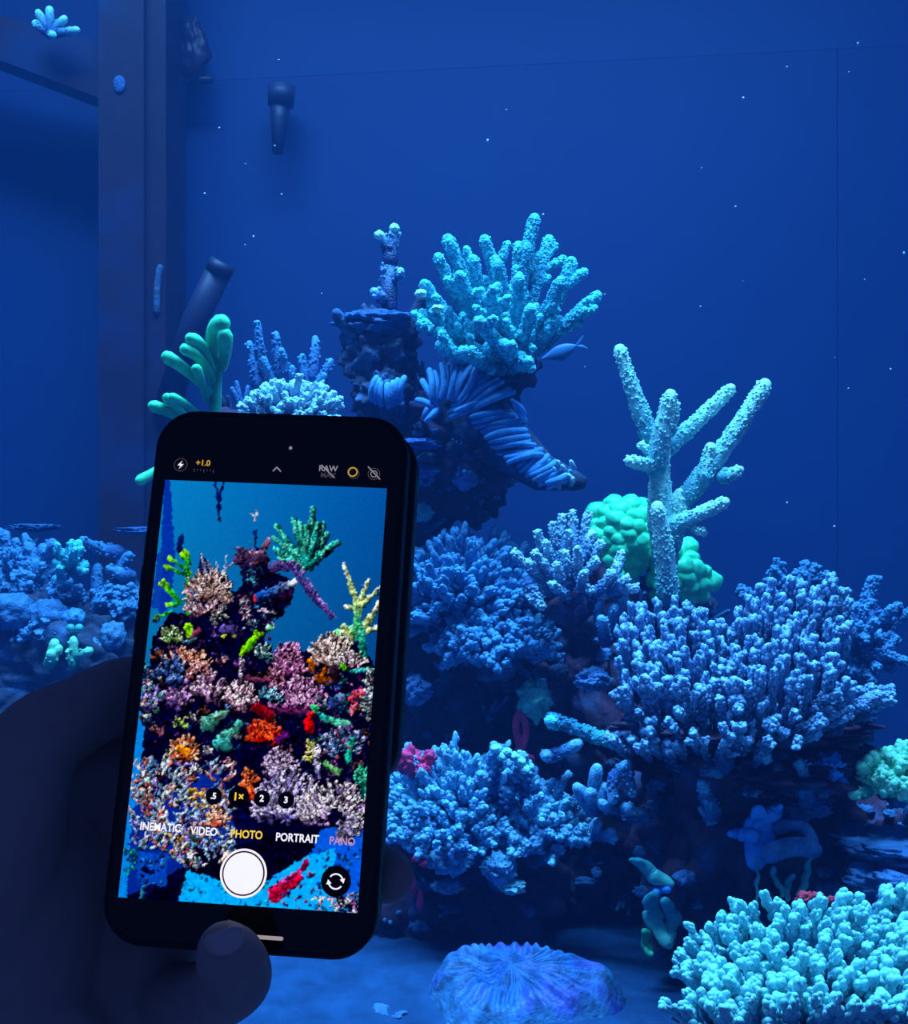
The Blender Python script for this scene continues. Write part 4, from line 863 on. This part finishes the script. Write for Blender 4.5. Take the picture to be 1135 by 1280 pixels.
    # teal branching coral
    for x, y in ((392, 637), (367, 651), (409, 668), (423, 678), (347, 658), (343, 672), (346, 688), (376, 656), (404, 656), (352, 665), (385, 660), (395, 668), (358, 682), (370, 690), (405, 690), (382, 676), (350, 698), (365, 700), (398, 655), (415, 682)):
        c = np.array((45, 175, 165)) * rng.uniform(.6, 1.05); x0, y0 = 384 + (x - 384) * .15, 712 + (y - 712) * .15
        cap(x0 + 1.5, y0 + 1.5, x + 1.5, y + 1.5, 3.6, (8, 60, 85)); cap(x0, y0, x, y, 3.2, c, 2.9, (110, 225, 200))
        for k in range(9): f = rng.random(); cap(x0 + (x - x0) * f + rng.uniform(-3, 3), y0 + (y - y0) * f + rng.uniform(-3, 3), x0 + (x - x0) * f, y0 + (y - y0) * f, .7, (150, 240, 220) if rng.random() < .5 else (14, 85, 100))
    # purple ridges
    for i in range(46):
        f = i / 45; x = np.interp(f, (0, .3, .6, 1), (338, 366, 385, 414)); y = np.interp(f, (0, .3, .6, 1), (716, 712, 742, 772)); a = math.radians(np.interp(f, (0, .3, 1), (-110, -60, 25)) + rng.uniform(-20, 20)); l = np.interp(f, (0, .4, 1), (11, 12, 6))
        cap(x, y, x + l * math.cos(a), y + l * math.sin(a), 1.7, (80, 62, 120), 1.4, (160, 140, 200))
    cap(345, 748, 360, 738, 9, (36, 26, 60)); cap(334, 760, 348, 765, 8, (24, 20, 48)); cap(352, 735, 360, 745, 8, (50, 30, 70)); rubble(300, 740, 345, 790, 50, [(40, 35, 80), (120, 90, 150), (200, 190, 210), (60, 120, 160)], (.8, 2))
    cap(324, 747, 368, 729, 6, (40, 90, 175), 5, (245, 240, 245)); cap(321, 752, 320, 746, 2, (225, 70, 60)); cap(330, 741, 352, 731, 1.6, (90, 140, 210)); cap(325, 764, 343, 766, 1.6, (200, 185, 215)); rubble(300, 745, 315, 775, 22, [(235, 180, 190), (240, 230, 235), (180, 110, 150)], (.8, 1.8))
    # staghorn
    for a in ((446, 755, 431, 706, 4, 2.2), (450, 755, 460, 726, 4, 2), (452, 758, 478, 732, 3.5, 2.4), (455, 785, 474, 755, 4.5, 3), (458, 790, 476, 782, 3, 3), (446, 762, 434, 759, 2.5, 1.8)): cap(a[0] + 1, a[1] + 1, a[2] + 1, a[3] + 1, a[4], (30, 110, 120), a[5]); cap(*a[:4], a[4], (190, 215, 150), a[5], (250, 250, 235))
    cap(449, 795, 448, 758, 6, (60, 165, 130), 4.5, (200, 220, 150)); cap(424, 795, 440, 790, 9, (120, 205, 150)); cap(430, 785, 440, 800, 4, (215, 235, 170)); cap(454, 830, 453, 785, 5, (40, 160, 140), 3.5, (110, 210, 180)); cap(440, 840, 462, 838, 2.5, (80, 190, 190))
    clump(416, 830, 34, 42, 85, (225, 180, 175), (255, 240, 228), 2.0, -170, -5); clump(440, 828, 22, 14, 22, (210, 170, 195), (250, 235, 240), 1.8); cap(389, 828, 390, 836, 5, (240, 130, 25)); cap(400, 850, 412, 852, 6, (130, 70, 25)); cap(404, 845, 405, 838, 3, (230, 130, 30)); cap(428, 832, 432, 836, 3.5, (90, 210, 40)); cap(418, 838, 420, 850, 6, (45, 32, 45))
    # magenta bushes
    clump(362, 836, 24, 34, 90, (160, 85, 145), (225, 165, 210), 1.8, -190, 10); clump(374, 880, 38, 36, 150, (165, 92, 155), (230, 180, 225), 2.0, -185, 5); clump(345, 855, 14, 22, 24, (180, 110, 150), (230, 170, 200), 1.6); cap(308, 847, 338, 852, 2.6, (150, 80, 120)); cap(352, 890, 395, 892, 3, (95, 45, 90))
    clump(235, 835, 34, 26, 110, (215, 125, 105), (250, 190, 170), 1.7, -185, 5); clump(240, 842, 28, 18, 50, (190, 110, 120), (240, 185, 185), 1.5)
    cap(308, 812, 322, 796, 6, (110, 205, 20), 4); cap(322, 792, 325, 794, 3.5, (150, 225, 40)); cap(304, 818, 308, 812, 3, (140, 220, 30)); cap(338, 786, 336, 785, 4, (150, 220, 170)); cap(281, 796, 281, 796, 3, (215, 220, 90)); cap(294, 795, 294, 795, 3, (230, 220, 110)); cap(283, 786, 292, 788, 6, (90, 80, 140))
    clump(216, 795, 14, 16, 24, (150, 215, 140), (225, 245, 190), 1.6, -220, 40); cap(237, 785, 240, 792, 5, (140, 220, 30)); cap(248, 790, 240, 803, 4.5, (110, 60, 85)); cap(231, 803, 245, 800, 2, (90, 150, 180)); clump(330, 818, 12, 16, 22, (90, 150, 165), (200, 225, 220), 1.4)
    # middle band
    for cx, cy, n, c, h in ((192, 885, 34, (85, 80, 165), (175, 165, 225)), (228, 880, 26, (110, 85, 160), (210, 170, 215)), (263, 868, 36, (150, 115, 165), (225, 195, 220)), (302, 882, 70, (180, 130, 165), (245, 215, 225)), (215, 850, 20, (50, 75, 140), (120, 150, 205))): clump(cx, cy, 24, 32, n, c, h, 2.6, -170, -10)
    clump(303, 850, 9, 28, 18, (160, 140, 190), (230, 215, 235), 1.8, -110, -70); clump(340, 872, 20, 16, 26, (60, 150, 190), (170, 215, 235), 1.6); rubble(170, 840, 205, 900, 36, [(120, 205, 180), (60, 90, 160), (220, 230, 225), (190, 130, 60)], (1, 2.4))
    cap(262, 905, 284, 890, 10, (85, 150, 140), 4, (140, 195, 175)); cap(277, 925, 290, 915, 7, (95, 170, 160)); cap(284, 932, 276, 930, 8, (70, 150, 150)); cap(283, 910, 293, 905, 3, (22, 40, 60)); cap(300, 905, 298, 915, 5, (80, 160, 150), 3); cap(270, 898, 276, 894, 3, (170, 210, 190))
    clump(330, 918, 24, 20, 46, (220, 45, 30), (255, 100, 60), 3, -220, 40); cap(322, 885, 338, 895, 7, (130, 20, 45)); cap(352, 925, 358, 920, 6, (90, 40, 110)); cap(387, 900, 388, 912, 5, (225, 20, 35), 6); cap(390, 895, 391, 892, 3, (235, 50, 60)); cap(393, 884, 397, 888, 4, (80, 200, 140)); clump(388, 940, 9, 16, 18, (215, 215, 90), (245, 245, 190), 1.6, -250, 70)
    clump(232, 940, 20, 22, 40, (225, 110, 70), (255, 195, 160), 2.6, -220, 40); cap(226, 935, 236, 942, 4, (250, 160, 60)); rubble(215, 895, 240, 910, 14, [(170, 220, 110), (230, 235, 170)], (1, 2))
    cap(406, 898, 436, 906, 5, (90, 190, 170), 4, (150, 225, 200)); cap(418, 880, 426, 874, 7, (50, 70, 120), 7, (120, 140, 185)); cap(442, 872, 452, 866, 6, (235, 95, 120)); cap(440, 890, 446, 882, 4, (240, 130, 150)); clump(466, 870, 16, 34, 40, (110, 130, 140), (215, 225, 220), 1.8, -250, 70); cap(405, 922, 420, 918, 3, (170, 170, 215)); clump(430, 930, 26, 24, 44, (70, 120, 170), (180, 180, 225), 2, -220, 40); cap(440, 925, 436, 950, 4, (60, 200, 180)); rubble(400, 850, 470, 980, 70, [(120, 80, 170), (30, 70, 130), (200, 110, 150), (40, 150, 150)], (1, 2.6)); clump(455, 975, 12, 24, 30, (30, 110, 110), (90, 200, 160), 2.2, -250, 70)
    # lower right lavender bush, lower left curly white coral
    clump(312, 985, 14, 26, 34, (215, 70, 45), (250, 140, 90), 2.6, -230, 50); clump(352, 962, 24, 28, 80, (120, 100, 165), (215, 195, 225), 2.2, -200, 20); clump(362, 1015, 48, 56, 200, (135, 125, 205), (215, 205, 240), 2.0, -185, 5); clump(418, 1020, 48, 46, 150, (165, 140, 195), (245, 235, 245), 2.3, -190, 20); clump(398, 965, 12, 34, 26, (150, 150, 215), (220, 215, 240), 2, -110, -70); cap(408, 955, 424, 965, 4, (130, 200, 140)); clump(428, 1030, 26, 26, 40, (180, 170, 215), (250, 250, 252), 1.8, -60, 110)
    for i in range(360):
        x, y = rng.uniform(166, 292), rng.uniform(955, 1085)
        if y < 985 and x > 245 and x < 262: continue
        if y > 1062 and x < 215: continue
        if x > 245 and 975 < y < 1000 and rng.random() < .6: continue
        a = rng.uniform(-2.4, -.3); l = rng.uniform(7, 16); c = rng.choice([(165, 200, 235), (210, 225, 245), (120, 165, 220), (235, 240, 250), (225, 150, 140), (150, 140, 210)]); b = rng.uniform(-4, 4)
        cap(x + 1, y + 1, x + l * .5 * math.cos(a) + b + 1, y + l * .5 * math.sin(a) + 1, 2, (18, 26, 70)); cap(x, y, x + l * .5 * math.cos(a) + b, y + l * .5 * math.sin(a), 2.1, c, 1.8); cap(x + l * .5 * math.cos(a) + b, y + l * .5 * math.sin(a), x + l * math.cos(a), y + l * math.sin(a), 1.8, c, .9, (250, 252, 255))
    clump(272, 1022, 16, 18, 40, (225, 120, 100), (255, 215, 195), 2, -220, 40); rubble(238, 985, 265, 1012, 34, [(245, 150, 60), (245, 200, 90), (240, 235, 235)], (1, 2.6)); rubble(172, 970, 192, 1010, 20, [(235, 110, 100), (150, 210, 220)], (1, 2.4)); rubble(205, 1040, 250, 1075, 30, [(80, 190, 130), (240, 200, 90), (220, 110, 140), (200, 225, 240)], (1, 2.4)); rubble(158, 1060, 180, 1090, 24, [(40, 180, 150), (30, 110, 170)], (1, 3))
    # foot of the picture
    cap(345, 1118, 372, 1098, 10, (205, 18, 85), 8, (250, 20, 95)); cap(350, 1108, 375, 1088, 3, (250, 70, 130)); cap(380, 1085, 384, 1078, 4, (150, 20, 90)); rubble(335, 1090, 400, 1135, 26, [(215, 20, 90), (90, 40, 130), (40, 90, 190), (250, 60, 120)], (1, 3)); rubble(395, 1115, 460, 1145, 60, [(235, 240, 250), (240, 190, 220), (60, 150, 215), (170, 120, 190)], (1, 2.6)); rubble(395, 1060, 460, 1120, 40, [(25, 90, 175), (40, 120, 200), (16, 60, 140)], (1, 3))
    poly([(174, 1064), (211, 1067), (210, 1107), (173, 1104)], (22, 66, 140)); rubble(175, 1067, 209, 1104, 30, [(30, 90, 175), (16, 48, 115), (70, 140, 210)], (1, 2.4)); cap(180, 1085, 192, 1090, 3, (14, 28, 80)); cap(195, 1108, 182, 1125, 5, (14, 30, 75)); cap(182, 1108, 178, 1122, 2.4, (60, 150, 190))
    img += nr.normal(0, 2, (Hd, Wd, 1)); 
    def smooth(cell):
        h, w_ = Hd // cell + 3, Wd // cell + 3; g = nr.normal(0, 1, (h, w_)); y_, x_ = yy / cell, xx / cell; y0, x0 = y_.astype(int), x_.astype(int); fy, fx = y_ - y0, x_ - x0
        fy, fx = fy * fy * (3 - 2 * fy), fx * fx * (3 - 2 * fx)
        return (g[y0, x0] * (1 - fx) + g[y0, x0 + 1] * fx) * (1 - fy) + (g[y0 + 1, x0] * (1 - fx) + g[y0 + 1, x0 + 1] * fx) * fy
    wx, wy = smooth(7) * 1.8 + smooth(3) * .8, smooth(7) * 1.8 + smooth(3) * .8
    img = img[np.clip((yy + wy).round().astype(int), 0, Hd - 1), np.clip((xx + wx).round().astype(int), 0, Wd - 1)]
    coral = ~((img[..., 2] > 140) & (img[..., 0] < 30) & (gy < 830)); g = 1 + np.where(coral & (img[..., 2] - img[..., 0] < 90), .30 * smooth(3) + .22 * smooth(8), np.where(coral, .06 * smooth(5), 0))
    img = img * g[..., None]
    raw = img.copy(); gr = img.mean(2, keepdims=True); img = gr + (img - gr) * 1.22; img = np.clip((img - 14) * 1.34, 0, 255)
    img = np.where((gy < 830)[..., None] & ~coral[..., None], raw, img); return np.clip(img, 0, 255), sc, X0, Y0
img, sc_, X0_, Y0_ = paint()
nu, nv = 250, 440
aa = np.linspace(-SW / 2, SW / 2, nu); bb = np.linspace(SH / 2, -SH / 2, nv); GA, GB = np.meshgrid(aa, bb)
pw = PC[None, None] + GA[..., None] * U_ + GB[..., None] * V_
px = 567.5 + F * pw[..., 0] / pw[..., 1]; py = 640 - F * (pw[..., 2] - CZ) / pw[..., 1]
ii = np.clip(((py - Y0_) * sc_).round().astype(int), 0, img.shape[0] - 1); jj = np.clip(((px - X0_) * sc_).round().astype(int), 0, img.shape[1] - 1)
c8 = img[ii, jj] / 255.; lin = np.where(c8 <= .04045, c8 / 12.92, ((c8 + .055) / 1.055) ** 2.4)
me = bpy.data.meshes.new('display_picture')
idx = np.arange(nu * nv).reshape(nv, nu)
q = np.stack([idx[1:, :-1], idx[1:, 1:], idx[:-1, 1:], idx[:-1, :-1]], -1).reshape(-1, 4)
me.from_pydata(np.stack([GA, GB, np.full_like(GA, .0011)], -1).reshape(-1, 3).tolist(), [], q.tolist())
ca = me.attributes.new('picture', 'FLOAT_COLOR', 'POINT'); ca.data.foreach_set('color', np.concatenate([lin.reshape(-1, 3), np.ones((nu * nv, 1))], 1).astype(np.float32).ravel())
dm = bpy.data.materials.new('lit_display'); dm.use_nodes = True; nt = dm.node_tree; nt.nodes.clear()
an = nt.nodes.new('ShaderNodeAttribute'); an.attribute_name = 'picture'; em = nt.nodes.new('ShaderNodeEmission'); em.inputs[1].default_value = 1.0; oo = nt.nodes.new('ShaderNodeOutputMaterial')
nt.links.new(an.outputs['Color'], em.inputs[0]); nt.links.new(em.outputs[0], oo.inputs[0])
disp = link('display_picture', me, dm, phone)
for c in list(phone.children):
    k_ = c.name.split('.')[0]
    if k_ in ('front_camera', 'home_bar', 'flash_ring', 'flash_icon', 'exposure_text', 'exposure_tick', 'chevron', 'raw_text', 'max_text', 'raw_slash', 'filter_ring', 'live_ring', 'live_slash'): c.parent = p_glass
    elif k_ in ('zoom_disc', 'zoom_text', 'mode_text', 'shutter_ring', 'shutter_gap', 'shutter_button', 'flip_disc', 'flip_arrow'): c.parent = disp

# ---------------------------------------------------------------- the hand
def hand():
    mb = MB()
    def chain(pts, ns=20):
        P = np.array([A(*p[:3]) for p in pts]); r = np.array([p[3] for p in pts])
        n = (len(P) - 1) * 6 + 1; tt = np.arange(len(P)); ti = np.linspace(0, len(P) - 1, n)
        # Catmull-Rom through the joints
        out = []
        for t in ti:
            i = min(int(t), len(P) - 2); k = t - i; p0, p1, p2, p3 = P[max(i - 1, 0)], P[i], P[i + 1], P[min(i + 2, len(P) - 1)]
            out.append(.5 * ((2 * p1) + (p2 - p0) * k + (2 * p0 - 5 * p1 + 4 * p2 - p3) * k * k + (3 * p1 - p0 - 3 * p2 + p3) * k ** 3))
        mb.tube(np.array(out), np.interp(ti, tt, r), ns)
    # thumb: ball of the thumb, knuckle, tip pressed behind the phone's side
    chain([(-30, 1120, .318, .024), (5, 1010, .318, .0185), (45, 930, .322, .0135), (100, 893, .330, .0115), (150, 868, .338, .0112), (205, 850, .342, .0085)])
    # web between thumb and palm, palm and heel of the hand
    chain([(20, 1010, .335, .019), (90, 965, .348, .017), (160, 960, .354, .014)])
    chain([(90, 1120, .346, .017), (120, 1030, .352, .016), (190, 990, .358, .012)])
    chain([(-90, 1420, .31, .034), (-20, 1280, .318, .030), (30, 1150, .330, .026), (60, 1060, .340, .020)])
    chain([(110, 1400, .33, .022), (120, 1270, .335, .021), (125, 1150, .343, .019), (130, 1060, .349, .015)])
    chain([(-40, 1560, .30, .034), (-60, 1430, .31, .034), (20, 1330, .320, .032)])
    chain([(190, 1330, .335, .018), (185, 1240, .338, .017), (180, 1160, .342, .015)])
    # index, middle, ring behind the phone
    chain([(110, 1030, .351, .0115), (230, 985, .362, .0105), (330, 955, .366, .0092), (400, 960, .362, .0080)])
    chain([(120, 1080, .348, .0120), (250, 1065, .354, .0105), (380, 1060, .350, .0095), (450, 1082, .336, .0092), (487, 1096, .319, .0076)])
    chain([(130, 1140, .345, .0115), (250, 1125, .348, .0100), (350, 1125, .343, .0090), (420, 1140, .335, .0080)])
    # little finger curls under the bottom edge and over the front
    chain([(150, 1220, .342, .0120), (212, 1250, .328, .0108), (262, 1244, .308, .0098), (296, 1222, .2905, .0092), (284, 1192, .2835, .0085)])
    o = mb.build('hand_source', None); me0 = o.data
    mod = o.modifiers.new('r', 'REMESH'); mod.mode = 'VOXEL'; mod.voxel_size = .0013
    s = o.modifiers.new('s', 'SMOOTH'); s.iterations = 7; s.factor = .6
    bpy.context.view_layer.update()
    me = bpy.data.meshes.new_from_object(o.evaluated_get(DG())); bpy.data.objects.remove(o); bpy.data.meshes.remove(me0)
    me.shade_smooth(); me.name = 'person_hand'
    org = A(60, 1250, .32)
    me.transform(Matrix.Translation(-Vector(org)))
    skin = mat('skin', (.28, .24, .23), None, .6, .06, 500, .12, 60, .2, third=(.24, .20, .20), tscale=60)
    t = thing('person', 'left hand of a person gripping the phone from behind', 'person', org)
    ho = link('hand', me, skin, t)
    nm = plain('finger_nail', (.45, .33, .30), .3, .5)
    V, Fc = ICO[3]; c = A(281, 1180, .2755); ax = A(284, 1192, .2835) - A(296, 1222, .2905); ax /= np.linalg.norm(ax); nn = A(280, 1190, .265) - A(289, 1195, .2835); nn -= ax * (nn @ ax); nn /= np.linalg.norm(nn); sd = np.cross(ax, nn)
    W2 = V[:, :1] * sd * .0050 + V[:, 1:2] * ax * .0062 + V[:, 2:3] * nn * .0012 - (V[:, :1] ** 2) * nn * .0022
    mb = MB(); mb.add(W2 + c + nn * .0004, Fc); mb.build('nail', nm, ho, org)
hand()
